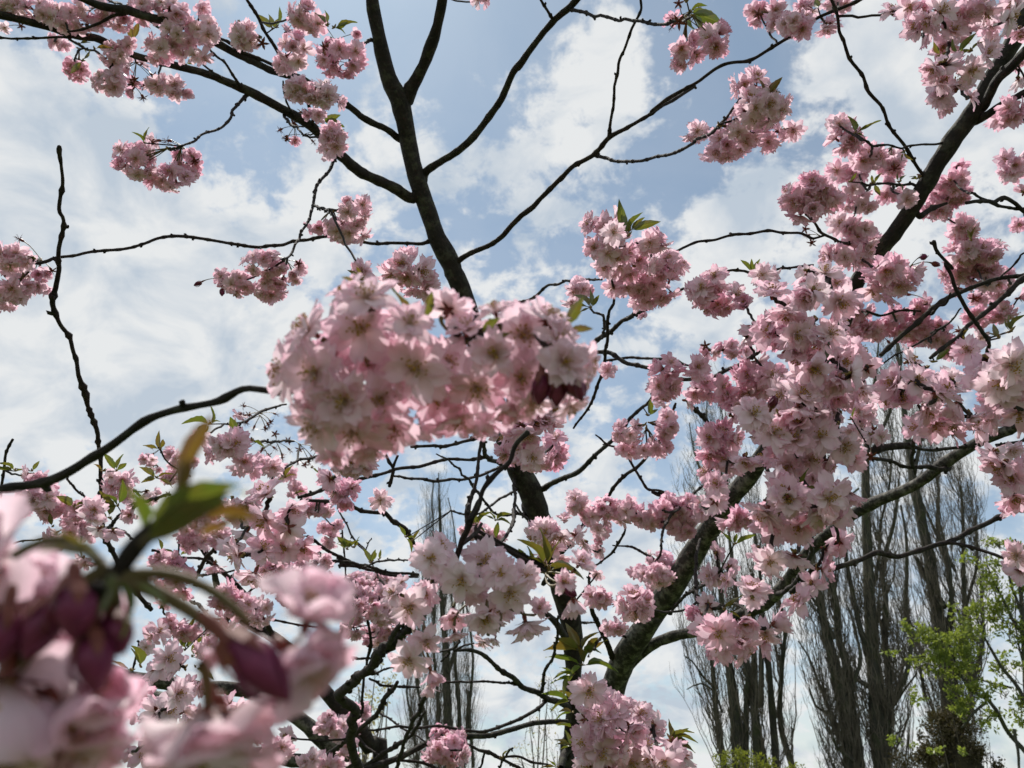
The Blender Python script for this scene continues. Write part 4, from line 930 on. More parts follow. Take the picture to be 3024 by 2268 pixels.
branch(T3, 'g11', 'H 474,512,20 300,500,20 150,460,20 0,410,20 G 2080,430,20 1950,370,22 1880,320,20 1825,285,16', 1.9, 1.6)
branch(T3, 'g12', 'H 470,525,14 300,510,18 100,465,20 0,455,20 G 2100,440,20 1960,430,18 1890,375,14', 1.95, 1.6)
branch(T3, 'g13', 'H 410,425,12 340,424,13 280,425,14 200,448,14 150,462,14', 2, 1.7)
branch(T3, 'h1', 'H 450,340,28 420,290,30 370,220,32 280,150,30 200,135,28 130,120,28 0,80,28 D 2100,1490,26 2000,1470,26 1900,1462,24 1790,1458,20', 2.0, 1.6)
branch(T3, 'h2', 'H 320,620,20 290,605,24 150,570,24 0,545,24 G 2100,560,24 2000,545,22 1800,540,20 1690,525,20 1590,508,16', 1.9, 1.6)
branch(T3, 'h3', 'H 130,1350,20 150,1160,18 170,1030,18 185,960,26 190,900,20 190,820,18 165,740,18 140,700,18 90,630,18 0,570,18 G 1950,490,14', 1.9, 1.6)
branch(T3, 'h4', 'H 230,1010,12 130,1006,16 30,998,16 G 2100,1005,16 2060,990,12', 1.9, 1.8)
branch(T3, 'h5', 'H 480,1178,14 340,1175,17 250,1165,16 180,1120,16', 1.9, 1.8)
branch(T3, 'h6', 'H 340,1675,26 380,1540,24 400,1480,24 430,1420,26 480,1300,30 505,1240,30 520,1208,22', 1.7, 1.2)
branch(T3, 'h7', 'H 130,1690,30 200,1620,28 290,1560,27 340,1530,34 400,1500,24 440,1450,24 480,1400,22 515,1328,16', 1.8, 1.5)
branch(T3, 'h8', 'H -60,1580,40 0,1540,32 60,1490,30 120,1440,30 200,1360,30 260,1290,32 300,1220,34 335,1150,24', 1.8, 1.4)
branch(T3, 'h9', 'H 240,1330,14 320,1380,13 400,1440,13 480,1480,12 560,1530,13 650,1550,13 730,1552,10', 1.9, 1.7)
branch(T3, 'h10', 'H 1120,1680,18 1000,1620,20 950,1600,24 870,1560,26 800,1530,16 720,1500,14 620,1470,10', 1.9, 1.8)
branch(T3, 'h11', 'H 960,1600,16 1000,1590,16 1070,1588,16 1150,1620,16 1250,1640,12', 1.9, 1.9)
branch(T3, 'h12', 'H 868,1565,16 855,1610,16 850,1640,14 830,1680,12', 1.9, 1.9)
branch(T3, 'h13', 'H 945,1675,14 985,1600,14 1010,1560,15 1035,1542,14', 1.9, 1.6)
branch(T3, 'h14', 'H 340,1614,16 420,1615,18 500,1630,18 600,1665,16', 1.8, 1.8)
branch(T3, 'h15', 'H 610,1025,14 660,970,18 720,912,14', 1.7, 1.5)
branch(T3, 'h16', 'H 602,970,14 700,950,15 800,915,12', 1.7, 1.5)
branch(T3, 'h17', 'H 210,1100,16 260,1080,14 330,1060,12', 1.7, 1.5)
branch(T3, 'h18', 'H -40,1600,14 60,1450,16 150,1520,15 260,1590,14', 1.9, 1.7)
branch(T3, 'x1', 'H 0,130,12 40,200,12 80,280,13 160,370,14 200,450,13', 2.1, 2.0)
branch(T3, 'x2', 'H 10,290,10 60,310,11 110,330,12 160,375,12', 2.1, 2.0)
branch(T3, 'x3', 'H 160,370,9 175,330,9 195,295,8', 2.1, 2.0)
branch(T3, 'x4', 'H 20,210,10 25,300,12 35,400,12 40,520,10', 2.1, 2.0)
branch(T3, 'x5', 'H 200,450,10 260,560,12 300,600,14', 2.1, 2.0)
branch(T3, 'x6', 'G 1060,280,14 1065,330,14 1060,390,12', 1.8, 1.8)
branch(T3, 'x7', 'G 330,260,10 250,300,12 120,310,12 0,370,10', 1.9, 1.8)
branch(T3, 'x8', 'D 1700,893,12 1620,915,16 1550,940,20 1480,980,16 1400,1010,14 1330,1010,12', 1.8, 1.5)
branch(T3, 'x9', 'D 1745,1112,14 1640,1115,16 1530,1115,16 1490,1100,14', 1.8, 1.5)
branch(T3, 'x10', 'D 1905,1195,14 1850,1212,18 1790,1220,18 1720,1250,18 1660,1290,16 1610,1350,14 1590,1400,12', 1.8, 1.5)
branch(T3, 'x11', 'D 0,1600,20 3,1400,18 20,1290,18 35,1200,18 60,1140,17 82,1100,18', 1.6, 1.5)
branch(T3, 'x12', 'D 1130,1320,10 1000,1240,10 950,1160,13 930,1130,10', 1.7, 1.6)
branch(T3, 'x13', 'D 1010,1350,10 1060,1280,12 1100,1240,10', 1.7, 1.6)
branch(T3, 'x14', 'D 490,1560,12 430,1520,13 380,1490,12', 1.7, 1.6)
branch(T3, 'x15', 'D 850,1460,16 810,1410,14 790,1400,12', 1.7, 1.5)
# the dark twig that carries the large pale flowers in front
branch(T3, 'w1', 'G 2130,1659,60 2080,1480,64 2100,1320,66 H 0,1230,66 100,1140,64 170,1080,60 250,985,64 350,895,64 420,810,60 480,715,50 505,655,34 550,580,36 575,520,34 620,480,38 670,440,46 700,400,42 725,350,40 740,300,42 770,250,40 800,180,36 850,80,30 E 780,1600,32 820,1540,30 850,1430,32 900,1360,34 960,1300,33 1030,1240,34 1060,1150,34 1080,1110,34 1130,1050,42', 1.5, [.95, .6, .56, .58], name='branch')
branch(T3, 'w1b', 'H 730,340,30 790,280,30 830,240,26 855,200,22', .6, .62, 'w1')
branch(T3, 'w1c', 'H 250,975,50 300,930,44 340,850,36 400,790,30', .7, .7, 'w1')
branch(T3, 'w1d', 'H 250,975,20 270,940,36 255,935,30', .7, .7)

# neighbours' branches reaching in from the right edge
qb = P(3175, 1496, 1.42)
T4 = Thing('cherry_tree', (qb[0] + .02, qb[1], 0), 'neighbouring cherry tree whose boughs of full pink clusters reach in from the right edge', 'tree')
branch(T4, 'r0', 'F 2500,1500,120 2440,1150,112 2420,900,100 2430,600,90 2440,300,80 2470,0,70 C 2480,1200,60 2480,900,50', 1.4, 1.3, name='trunk', extra=[[qb[0] + .02, qb[1], -.05, .06], [qb[0] + .02, qb[1], .8, .048]])
branch(T4, 'r1', 'F 2420,100,44 2212,125,28 2050,150,27 1960,180,28 1900,205,28 1800,250,34 1720,290,34 1640,340,34 1560,420,34 1500,470,34 1420,545,32 1362,598,30', 1.4, 1.25, 'r0')
branch(T4, 'r1b', 'F 1660,360,20 1700,320,18 1740,290,15 1770,230,12', 1.3, 1.2, 'r1')
branch(T4, 'r2', 'F 2420,20,44 2300,90,40 2212,150,38 2160,190,34 2110,235,33 2000,325,32 1900,420,30 1840,470,29 1780,515,28 1700,585,26 1655,625,22', 1.4, 1.2, 'r0')
branch(T4, 'r3', 'F 2430,700,50 2300,720,36 2150,690,28 2005,610,26 2010,530,26 1970,460,26 1930,400,26 1880,330,26 1850,280,26 1800,190,25 1780,130,24 1740,60,22 C 1780,1600,22 1700,1500,20 1680,1430,24', 1.3, [1.05, 1.0], 'r0')
branch(T4, 'r4', 'F 2440,-80,30 2212,0,14 2180,30,14 2130,90,13 2060,150,12', 1.4, 1.3, 'r0')
branch(T4, 'r5', 'F 1655,470,10 1750,420,12 1800,370,12 1838,328,12', 1.4, 1.3)
branch(T4, 'r5b', 'F 1780,400,12 1700,450,14 1650,490,14 1500,575,14 1370,648,12', 1.4, 1.3)
branch(T4, 'r6', 'C 2480,1380,44 2330,1330,34 2212,1262,28 2160,1210,28 2090,1168,28 2030,1190,28 1980,1192,28 1850,1215,24', 1.4, 1.2, 'r0')
branch(T4, 'r7', 'C 2330,1280,24 2212,1248,20 2130,1235,20 2060,1225,20 1990,1195,20 1890,1150,14', 1.3, 1.2)
branch(T4, 'r8', 'F 1600,340,14 1480,335,16 1380,360,16 1330,355,18 1270,335,14', 1.4, 1.4)
branch(T4, 'r9', 'F 2420,1120,60 2300,1060,40 2212,1100,20 2150,1110,20 2050,1125,16', 1.4, 1.3, 'r0')
branch(T4, 'r10', 'I 2440,20,60 2212,110,32 2130,140,32 2050,170,32 1970,215,32 1900,250,32 1820,290,32 1750,310,34 1690,325,32 1600,360,32 1520,385,32 1450,402,34 1380,390,34 1320,380,38 1250,410,32 1180,440,34 1100,470,36 1040,490,36', 1.5, 1.3)
branch(T4, 'r10b', 'I 1750,312,28 1820,330,22 1900,350,22 1980,375,21 2050,400,20 2110,428,22 2165,440,22', 1.5, 1.3, 'r10')

for T in (T1, T2, T3, T4): T.np = np.array(T.samples)

# ---- blossom: cluster(thing, view, x, y, rx, ry, flower size, tone)
c = cluster
for a in [(90,50,110,80),(230,70,120,90),(390,110,120,100),(560,60,130,90),(520,150,90,60),(690,110,110,90),(860,60,120,90),(1000,60,120,90),(1190,30,50,50),(680,330,100,80),(740,270,80,60),(960,290,120,90),(1060,220,120,110),(1210,190,110,110),(1150,330,100,60),(650,490,120,80),(930,500,80,70),(1060,530,70,70),(20,60,70,60)]:
    c(T1, 'A', *a, 118, .22, bell=.3)
c(T1,'A',790,510,60,60,110,.8,n=2,spent=3); c(T1,'A',450,420,72,70,112,.75,n=4,node=(470,290),bell=.9,down=1.2,spent=1); c(T1,'A',340,250,80,40,110,.3)
c(T1,'A',800,380,110,60,110,.4,n=3,spent=6); c(T1,'A',30,160,40,40,90,.4,n=1,spent=3)
c(T1,'A',800,960,130,140,125,.35,node=(1000,880)); c(T1,'A',1000,1060,140,90,120,.45,node=(1075,880)); c(T1,'A',1120,980,80,110,115,.5,node=(1085,870),spent=3,bell=.6,down=.8); c(T1,'A',900,850,60,60,115,.2,n=3,node=(1060,870))
c(T1,'A',1460,225,85,85,130,.3,n=5,node=(1550,220),spent=1); c(T1,'A',1420,140,50,50,120,.1,n=2)
c(T1,'A',1790,90,100,80,130,.2); c(T1,'A',1860,140,70,80,130,.2,n=4); c(T1,'A',1700,190,50,50,100,.6,n=1,spent=4); c(T1,'A',1750,310,110,110,125,.35); c(T1,'A',1690,390,80,60,120,.3,n=4)
c(T1,'A',2040,360,160,110,115,.6,node=(1985,235),down=1.0,bell=.7,spent=4); c(T1,'A',1930,310,60,90,110,.5,n=4,node=(1975,235),bell=.8,down=1); c(T1,'A',2110,200,60,60,110,.4,n=2,node=(1990,235),spent=3)
c(T1,'A',1780,540,90,80,140,.15,n=6); c(T1,'A',1900,560,100,90,140,.15,n=7); c(T1,'A',2010,610,50,60,120,.2,n=3); c(T1,'A',1870,680,80,50,110,.5,n=3,spent=2)
c(T1,'A',1980,830,80,110,120,.3,n=9); c(T1,'A',1930,900,50,60,110,.4,n=4); c(T1,'A',1760,810,60,50,95,.6,n=1,spent=5,node=(1750,750)); c(T1,'A',1830,890,40,60,95,.6,n=0,spent=3,node=(1800,800))
c(T1,'A',2110,1240,110,100,120,.3); c(T1,'A',2060,1370,170,90,118,.4,node=(1980,1255)); c(T1,'A',1890,1350,70,60,105,.5,n=4,node=(1960,1255),bell=.9,down=1,spent=2)
c(T1,'A',1560,1570,160,90,112,.35,node=(1690,1545)); c(T1,'A',1700,1620,130,90,110,.4,node=(1700,1545),bell=.6,down=.8,spent=3); c(T1,'D',1420,180,110,90,110,.4); c(T1,'D',1590,210,120,80,110,.45); c(T1,'D',1320,150,60,60,110,.4,n=2,buds=3)
c(T1,'D',70,30,110,90,130,.25,node=(200,20)); c(T1,'D',60,180,130,140,125,.35,node=(215,30)); c(T1,'D',220,160,90,110,120,.35,node=(240,30),bell=.8,down=1.1,spent=3); c(T1,'D',30,280,90,70,120,.5)
c(T1,'C',130,130,60,50,110,.7,n=2,spent=4,node=(180,90)); c(T1,'C',200,290,110,110,150,.25,node=(210,110),bell=.9,down=1.2,spent=2); c(T1,'C',380,240,90,100,155,.35,node=(240,90),n=7); c(T1,'B',850,0,60,26,110,.2,n=3)
c(T1,'C',630,80,80,70,120,.35,bell=.9,down=1.2); c(T1,'C',760,90,110,80,125,.3,bell=.8,down=1.2,spent=3); c(T1,'C',870,150,130,80,130,.4,bell=.6,down=1); c(T1,'C',1040,150,80,60,125,.4); c(T1,'C',1110,20,90,60,120,.3); c(T1,'C',930,50,80,50,120,.2,n=4)
c(T1,'C',570,500,130,90,145,.08,spent=1); c(T1,'C',650,640,190,130,150,.12); c(T1,'C',560,760,150,120,145,.3,node=(400,740)); c(T1,'C',450,870,140,100,135,.45,node=(400,750),down=.8); c(T1,'C',700,810,120,90,140,.35); c(T1,'C',840,760,50,60,140,.12,n=2)
c(T1,'C',260,780,90,70,125,.1,n=3,node=(370,760),spent=1); c(T1,'C',350,910,60,50,120,.35,n=3)
c(T1,'E',390,90,160,110,185,.3); c(T1,'E',160,110,60,50,150,.25,n=2); c(T1,'E',480,170,110,110,180,.4)
c(T1,'B',1590,1330,140,90,150,.2); c(T1,'B',1610,1480,170,110,150,.3); c(T1,'B',1860,1440,120,90,145,.25); c(T1,'E',1700,60,200,100,140,.3); c(T1,'E',1880,60,150,100,135,.35); c(T1,'E',1740,190,180,100,130,.4); c(T1,'E',1900,210,160,110,130,.4); c(T1,'E',1990,80,90,80,130,.3); c(T1,'E',1810,280,100,60,125,.45); c(T1,'E',1815,375,30,30,90,.4,n=1)
c(T1,'E',1440,200,80,70,125,.2,n=5); c(T1,'E',1380,270,50,60,120,.35,n=3)
c(T1,'E',1120,1030,200,110,165,.3); c(T1,'E',1250,960,120,90,165,.15); c(T1,'E',1040,1150,120,120,160,.35); c(T1,'E',1160,1210,150,100,165,.3); c(T1,'E',1280,1160,90,120,150,.6); c(T1,'E',1600,700,36,70,120,.3,n=3); c(T1,'E',940,1050,80,50,140,.3)
c(T1,'E',1960,680,90,90,150,.45); c(T1,'E',1940,790,100,90,150,.45); c(T1,'F',270,680,90,80,150,.35); c(T1,'F',290,800,100,90,145,.5); c(T1,'E',2060,870,60,60,140,.25,n=2); c(T1,'F',350,580,60,50,110,.5,n=4,spent=2); c(T1,'F',470,570,100,60,110,.5); c(T1,'F',560,590,60,60,110,.45)
c(T1,'E',1710,1060,100,90,110,.25,node=(1820,1010)); c(T1,'E',1760,1170,120,60,108,.35,node=(1825,1040)); c(T1,'E',1900,1150,90,80,108,.4,node=(1830,1030)); c(T1,'E',1950,1020,70,100,108,.45,node=(1840,1000)); c(T1,'E',1920,900,40,50,95,.35,n=2,spent=1)
for a in [(1420,90,75,75,.2),(1500,170,80,60,.3),(1590,110,90,80,.35),(1700,140,100,90,.4),(1840,170,90,80,.45),(1960,120,90,80,.5),(2080,130,110,100,.5),(2040,240,100,60,.55),(1560,250,70,80,.25),(1560,370,60,60,.2),(1540,500,50,40,.2),(1340,200,50,40,.35)]:
    c(T1 if a[0] < 1650 else T2, 'H', *a[:4], 112, a[4])
c(T1,'H',1210,270,110,90,165,.08); c(T1,'H',1370,280,100,90,165,.1); c(T1,'H',1270,380,120,70,160,.15); c(T1,'H',1470,320,60,80,130,.15)
c(T1,'H',1540,640,70,80,120,.3,n=5,spent=1,bell=.6); c(T2,'H',1760,690,110,100,165,.2,n=8); c(T2,'H',1640,820,85,55,105,.55); c(T2,'H',1880,520,130,80,100,.5); c(T2,'H',1790,500,80,50,95,.6); c(T2,'H',1930,450,90,60,95,.35,n=5,spent=4); c(T2,'H',1830,390,40,50,80,.5,n=2)
c(T2,'H',1480,1200,110,90,190,.2); c(T2,'H',1560,1300,110,90,185,.25); c(T2,'H',1470,1390,90,70,185,.4); c(T2,'H',1650,1380,170,120,190,.35); c(T2,'H',1560,1520,180,110,190,.45); c(T2,'H',1720,1500,150,120,180,.45); c(T2,'H',1860,1420,80,90,160,.4,n=6); c(T2,'H',1640,1640,260,70,185,.4); c(T2,'H',1920,1610,130,90,190,.25,n=8); c(T2,'H',1450,1640,110,60,180,.3); c(T2,'H',1700,1270,80,60,160,.3,n=4); c(T2,'I',200,1580,90,90,170,.3,node=(150,1480)); c(T2,'I',130,1640,60,50,150,.35)
c(T3,'H',820,250,110,60,75,.12,leaves=2); c(T3,'H',950,290,60,40,75,.15); c(T3,'H',600,1450,70,50,95,.45,n=6,spent=1); c(T3,'H',640,1550,150,100,100,.5); c(T3,'H',560,1590,60,60,95,.85); c(T3,'H',700,1480,80,40,95,.45)
c(T3,'H',230,640,90,60,100,.3); c(T3,'H',270,740,120,80,105,.2); c(T3,'H',230,860,110,90,90,.4); c(T3,'H',300,820,80,60,90,.3); c(T3,'H',120,540,140,50,80,.3); c(T3,'H',240,550,110,60,75,.3); c(T3,'H',60,1420,90,90,85,.3); c(T3,'H',150,1330,50,70,80,.3); c(T3,'H',50,1310,60,50,80,.6)
c(T3,'H',70,20,90,60,150,.75); c(T3,'H',0,60,60,50,130,.6)
c(T3,'D',1970,1330,90,80,160,.75); c(T3,'D',2050,1410,120,70,150,.75); c(T3,'D',2100,1230,130,90,175,.25); c(T3,'E',60,1240,150,80,175,.3); c(T3,'E',160,1200,100,60,160,.25)
# right masses
for a in [(370,160,110,90,160,.5),(300,230,110,90,160,.6),(400,300,110,90,155,.6),(490,250,70,90,150,.5),(660,130,100,60,150,.2,),(560,300,90,70,150,.4),(620,420,100,80,160,.4),(560,490,70,60,150,.4)]: c(T2,'F',*a)
for a in [(930,110,110,90,200,.3),(1050,150,100,100,200,.4),(960,230,120,100,235,.12),(1090,280,100,90,210,.3),(720,250,120,90,210,.3),(820,330,120,90,210,.4),(690,380,110,90,200,.65),(720,480,120,90,200,.6),(850,470,140,100,210,.3),(970,400,120,100,205,.25),(1040,500,120,90,210,.25),(900,580,150,80,205,.3),(800,580,100,70,190,.35),(1090,390,80,70,190,.3)]: c(T2,'F',*a)
for a in [(950,660,130,90,220,.2),(1080,640,120,90,210,.3),(1200,600,120,90,200,.35),(1280,680,90,90,190,.35),(1160,720,140,90,220,.4),(1020,760,130,80,210,.35),(1130,820,160,70,200,.45),(900,740,90,60,200,.2),(1250,780,80,50,180,.25)]: c(T2,'F',*a)
for a in [(620,640,100,70,150,.5),(700,730,120,80,155,.6),(580,730,100,80,150,.65),(620,820,120,70,150,.55),(500,870,110,90,150,.55),(470,970,100,80,150,.7),(390,1100,110,90,150,.6),(350,1180,80,60,150,.6),(470,1230,110,90,150,.25),(440,1090,90,90,150,.5),(400,1370,110,80,165,.3),(300,1500,80,60,130,.5),(350,1310,70,60,150,.3),(370,1470,90,60,150,.4),(450,1050,60,60,150,.6),(400,790,60,50,150,.5)]: c(T2,'F',*a)
for a in [(600,960,110,110,230,.12),(750,960,110,100,215,.2),(870,880,120,90,220,.15),(820,810,110,60,210,.1),(1000,940,120,90,215,.35),(1090,1020,110,90,215,.35),(900,1010,120,90,220,.45),(720,1080,130,90,220,.3),(620,1110,110,80,200,.3),(860,1120,130,90,220,.45),(1000,1100,110,90,220,.45),(1120,1140,100,90,210,.4),(740,1200,150,90,200,.6),(880,1240,150,90,210,.45),(1020,1220,120,90,200,.5),(1150,1230,80,70,190,.4),(900,1330,140,60,190,.45),(660,1240,90,60,180,.45),(560,1200,60,60,180,.3),(1100,930,90,70,200,.2)]: c(T2,'F',*a)
for a in [(730,1400,110,80,225,.25),(810,1450,110,90,230,.55),(1040,1440,120,90,235,.35),(950,1510,110,80,220,.4),(1080,1560,120,90,220,.45),(1160,1400,90,100,200,.5),(750,1540,110,70,210,.35),(680,1470,70,80,200,.4),(900,1600,140,60,210,.25)]: c(T2,'F',*a)
for a in [(690,100,100,90,215,.3),(960,140,110,100,215,.3),(1110,80,100,90,200,.4),(1090,190,80,70,190,.2),(870,210,130,80,190,.35),(720,220,90,60,200,.3),(560,170,100,60,130,.6),(480,190,60,40,130,.6),(1110,320,80,60,170,.35),(880,290,110,70,180,.45),(1020,360,70,50,170,.35)]: c(T2,'I',*a)
for a in [(700,430,130,100,215,.15),(860,390,100,90,205,.2),(640,360,70,60,180,.2),(380,390,60,70,130,.35),(460,470,50,60,120,.5),(390,520,90,60,130,.5),(470,560,80,60,140,.5),(600,640,110,110,220,.08),(980,480,70,80,170,.5),(960,570,90,70,170,.55),(890,680,90,70,180,.4),(340,690,60,50,140,.2),(310,750,50,50,150,.2),(400,850,130,90,205,.4),(480,920,140,90,200,.35),(360,920,90,90,190,.4),(560,780,120,90,205,.35),(700,840,110,90,195,.4),(540,900,80,80,180,.4),(330,830,70,60,190,.3),(700,900,60,60,180,.5)]: c(T2,'I',*a)
for a in [(110,110,120,90,110,.55),(60,190,90,60,110,.6),(200,150,110,80,110,.55),(170,230,90,60,105,.6),(290,120,60,90,115,.5),(60,430,90,60,95,.35),(20,560,60,80,90,.4),(90,480,60,60,90,.3)]: c(T2,'I',*a)
# top right
for a in [(1440,80,70,75,150,.08),(1560,50,90,60,165,.35),(1620,180,100,90,170,.45),(1700,90,110,90,175,.2),(1780,200,110,80,170,.4),(1860,80,120,90,170,.3),(1960,50,110,80,170,.25),(1900,190,100,80,165,.3),(2010,150,80,80,160,.3),(1750,250,110,60,165,.45),(1600,210,60,50,150,.5),(2100,110,90,80,180,.08),(2180,60,60,80,170,.1),(1740,380,120,80,185,.3),(1870,420,110,90,185,.35),(1950,350,100,80,180,.3),(1700,500,120,90,180,.45),(1820,520,110,80,175,.4),(1720,590,100,60,170,.4),(1990,280,80,60,160,.2),(1880,580,60,50,150,.3),(2190,170,50,60,150,.3)]: c(T2,'C',*a, bell=.1)
c(T4,'C',2160,370,80,60,130,.2); c(T4,'C',2180,470,50,40,130,.2); c(T4,'C',2130,660,110,80,140,.6); c(T4,'C',2060,690,60,50,130,.6)
c(T2,'C',1110,740,85,70,130,.15); c(T2,'C',1140,840,110,80,130,.3); c(T2,'C',1210,900,80,60,120,.25); c(T2,'C',1280,950,120,90,128,.35); c(T2,'C',1430,970,90,80,120,.25,bell=.8,down=1,node=(1420,880),spent=3); c(T2,'C',1130,1020,80,60,120,.35); c(T2,'C',1220,1030,90,60,120,.4)
c(T2,'C',1200,1140,110,70,120,.2,node=(1300,1100)); c(T2,'C',1230,1220,120,60,120,.3); c(T2,'C',1420,1130,70,80,120,.3,bell=.7,down=1); c(T2,'C',1510,1170,80,60,130,.2)
c(T2,'C',850,1180,110,90,145,.6); c(T2,'C',960,1120,110,90,145,.55); c(T2,'C',1050,1190,90,90,145,.5); c(T2,'C',930,1250,130,90,145,.45); c(T2,'C',1060,1110,70,60,140,.25)
c(T2,'C',1150,1340,90,70,130,.15); c(T2,'C',1260,1370,90,70,130,.2); c(T2,'C',1200,1450,120,70,130,.3); c(T2,'C',1010,1430,40,40,95,.5,n=0,spent=3,node=(1000,1400)); c(T2,'C',1300,1440,60,60,125,.3); c(T2,'C',1130,1530,120,80,135,.4); c(T2,'C',1240,1540,100,70,130,.5)
c(T4,'C',1790,1080,90,90,125,.7,down=.8); c(T4,'C',1820,980,60,60,120,.5); c(T4,'C',1720,1160,110,80,120,.7,node=(1720,1060),spent=3,down=1); c(T4,'C',1690,1250,110,60,120,.65); c(T4,'C',1820,1160,70,80,120,.6)
c(T4,'C',2140,980,70,110,110,.2,n=7); c(T4,'C',2150,1060,60,50,110,.45,n=4); c(T4,'C',2205,1150,30,50,110,.5,n=2)
c(T4,'C',1860,1360,100,80,118,.25); c(T4,'C',1850,1500,110,90,118,.4); c(T4,'C',1960,1500,120,80,118,.45); c(T4,'C',2050,1470,80,60,115,.5); c(T4,'C',1950,1590,120,70,115,.4); c(T4,'C',1790,1590,80,60,110,.3); c(T4,'C',2180,1330,40,40,100,.5)
c(T2,'F',1390,90,120,80,155,.65); c(T2,'F',1480,160,100,90,150,.5); c(T2,'F',1340,190,110,90,150,.7); c(T2,'F',1420,240,80,60,145,.6); c(T2,'F',1540,80,60,60,130,.5,n=3,buds=3)
for a in [(1230,340,100,80,.6),(1230,440,90,70,.55),(1320,460,100,60,.5),(1440,400,110,80,.8),(1560,330,110,50,.75),(1500,470,80,60,.7),(1570,430,100,70,.7),(1640,500,110,70,.6),(1720,430,60,50,.5),(1740,520,90,60,.6),(1800,580,90,50,.6),(1200,280,60,60,.5),(1650,290,60,40,.6)]: c(T4,'F',*a[:4],110,a[4],spent=1)
for a in [(1520,640,100,70,180,.15),(1620,690,90,80,180,.15),(1570,760,110,90,215,.1),(1690,840,120,90,225,.3),(1780,760,110,90,205,.12),(1480,780,90,70,200,.35),(1500,880,110,90,200,.45),(1620,900,100,80,200,.35),(1820,870,110,90,210,.45),(1900,960,100,80,190,.45),(1800,980,120,80,195,.5),(1690,1000,120,80,190,.5),(1600,1020,90,60,180,.5),(1900,1040,90,60,180,.4),(1420,820,70,60,180,.25),(1760,1070,110,50,180,.45)]: c(T4,'F',*a)
for a in [(1280,850,60,60,120,.25),(1180,880,70,60,120,.15),(1260,940,80,70,130,.12),(1220,1040,90,70,130,.3),(1320,1080,90,70,135,.15),(1200,1130,60,60,120,.3),(1300,980,60,50,120,.15)]: c(T2,'F',*a,spent=1)
for a in [(1880,60,110,80,115,.55),(1980,140,120,90,115,.35),(1920,60,80,60,115,.5),(1960,250,70,60,105,.3),(2060,200,90,90,110,.35),(1950,370,110,60,110,.65),(2080,350,100,70,110,.65),(2180,270,60,60,110,.75),(2120,140,60,60,110,.4),(1800,130,90,80,115,.3),(1800,190,50,60,100,.3)]: c(T4,'F',*a, spent=2 if a[0]==1960 else 0)
for a in [(2110,640,110,100,250,.15),(2180,560,90,90,240,.15),(1990,620,100,60,230,.08),(1980,720,110,80,225,.35),(2080,780,110,90,240,.35),(2180,760,90,100,240,.5),(2120,880,110,90,235,.55),(2050,870,90,80,215,.5),(2200,930,70,80,220,.5),(2030,960,80,60,190,.4),(2150,990,90,50,190,.45),(1890,600,70,60,190,.25),(1950,500,60,70,110,.1),(2210,660,60,100,240,.2)]: c(T4,'F',*a)
for a in [(2050,1170,70,50,150,.5),(2130,1170,80,50,140,.3),(2100,1250,110,80,215,.25),(2160,1340,90,90,215,.3),(2190,1230,60,70,210,.1),(2140,1420,80,70,190,.45),(2190,1530,40,50,170,.45),(2190,1450,50,60,180,.4)]: c(T4,'F',*a)
c(T4,'I',2200,400,50,60,180,.3,n=4); c(T4,'I',2200,480,50,70,170,.5,n=4)
# lower left, behind the blurred spray
for a in [(180,1310,80,60,120,.2),(250,1360,90,60,120,.4),(200,1440,120,80,125,.45),(290,1500,90,80,115,.35),(260,1560,70,50,110,.35),(700,1330,90,60,110,.2),(680,1400,90,60,110,.25),(760,1370,60,60,100,.3),(880,1220,60,40,75,.3),(930,1260,50,30,70,.3),(1010,1190,50,50,75,.2),(1190,1080,70,60,125,.2),(1060,1240,60,60,80,.2),(1010,1330,60,50,80,.2),(1120,1240,70,50,85,.2),(1370,1130,110,90,150,.2),(1300,1180,90,70,130,.3),(1430,1230,110,80,145,.35),(1480,1280,80,70,140,.45),(1580,1260,110,70,120,.4),(1420,1030,50,70,110,.2),(1430,960,50,50,90,.4),
          (870,1410,60,50,110,.3),(900,1440,60,40,90,.2),(440,1540,80,70,115,.4),(560,1530,90,80,160,.12),(800,1480,60,50,100,.25),(1880,1520,110,50,90,.45),(1840,1480,60,40,80,.3),(1760,1400,60,50,90,.3),(1700,1300,60,60,90,.2),(2050,1100,60,60,90,.2)]: c(T3,'D',*a)
c(T3,'D',1440,960,60,50,85,.5,n=0,spent=5,node=(1550,945)); c(T3,'D',1540,1060,60,50,90,.6,n=0,spent=4,node=(1545,960)); c(T3,'D',1500,1190,80,60,90,.5,n=0,spent=6,node=(1530,1115)); c(T3,'D',1650,1110,70,50,85,.6,n=0,spent=6,node=(1640,1115)); c(T3,'D',1740,1220,70,70,90,.6,n=0,spent=6,node=(1780,1130)); c(T3,'D',1900,1140,60,50,90,.3,n=1,spent=2,node=(1850,1215)); c(T3,'D',900,1210,50,40,60,.2,n=2,node=(950,1160),spent=3)
for a in [(1600,60,110,90,220,.3),(1720,110,90,90,210,.45),(1580,170,120,90,215,.4),(1700,230,110,90,215,.35),(1790,330,90,80,205,.35),(1690,350,100,90,210,.35),(1560,380,110,90,215,.3),(1440,400,120,100,220,.15),(1530,470,110,60,200,.25),(1400,330,80,60,190,.15),(1480,240,80,80,180,.2),(1420,140,90,70,150,.35),(1480,70,90,60,150,.3),(1380,60,70,60,140,.4)]: c(T3,'G',*a)
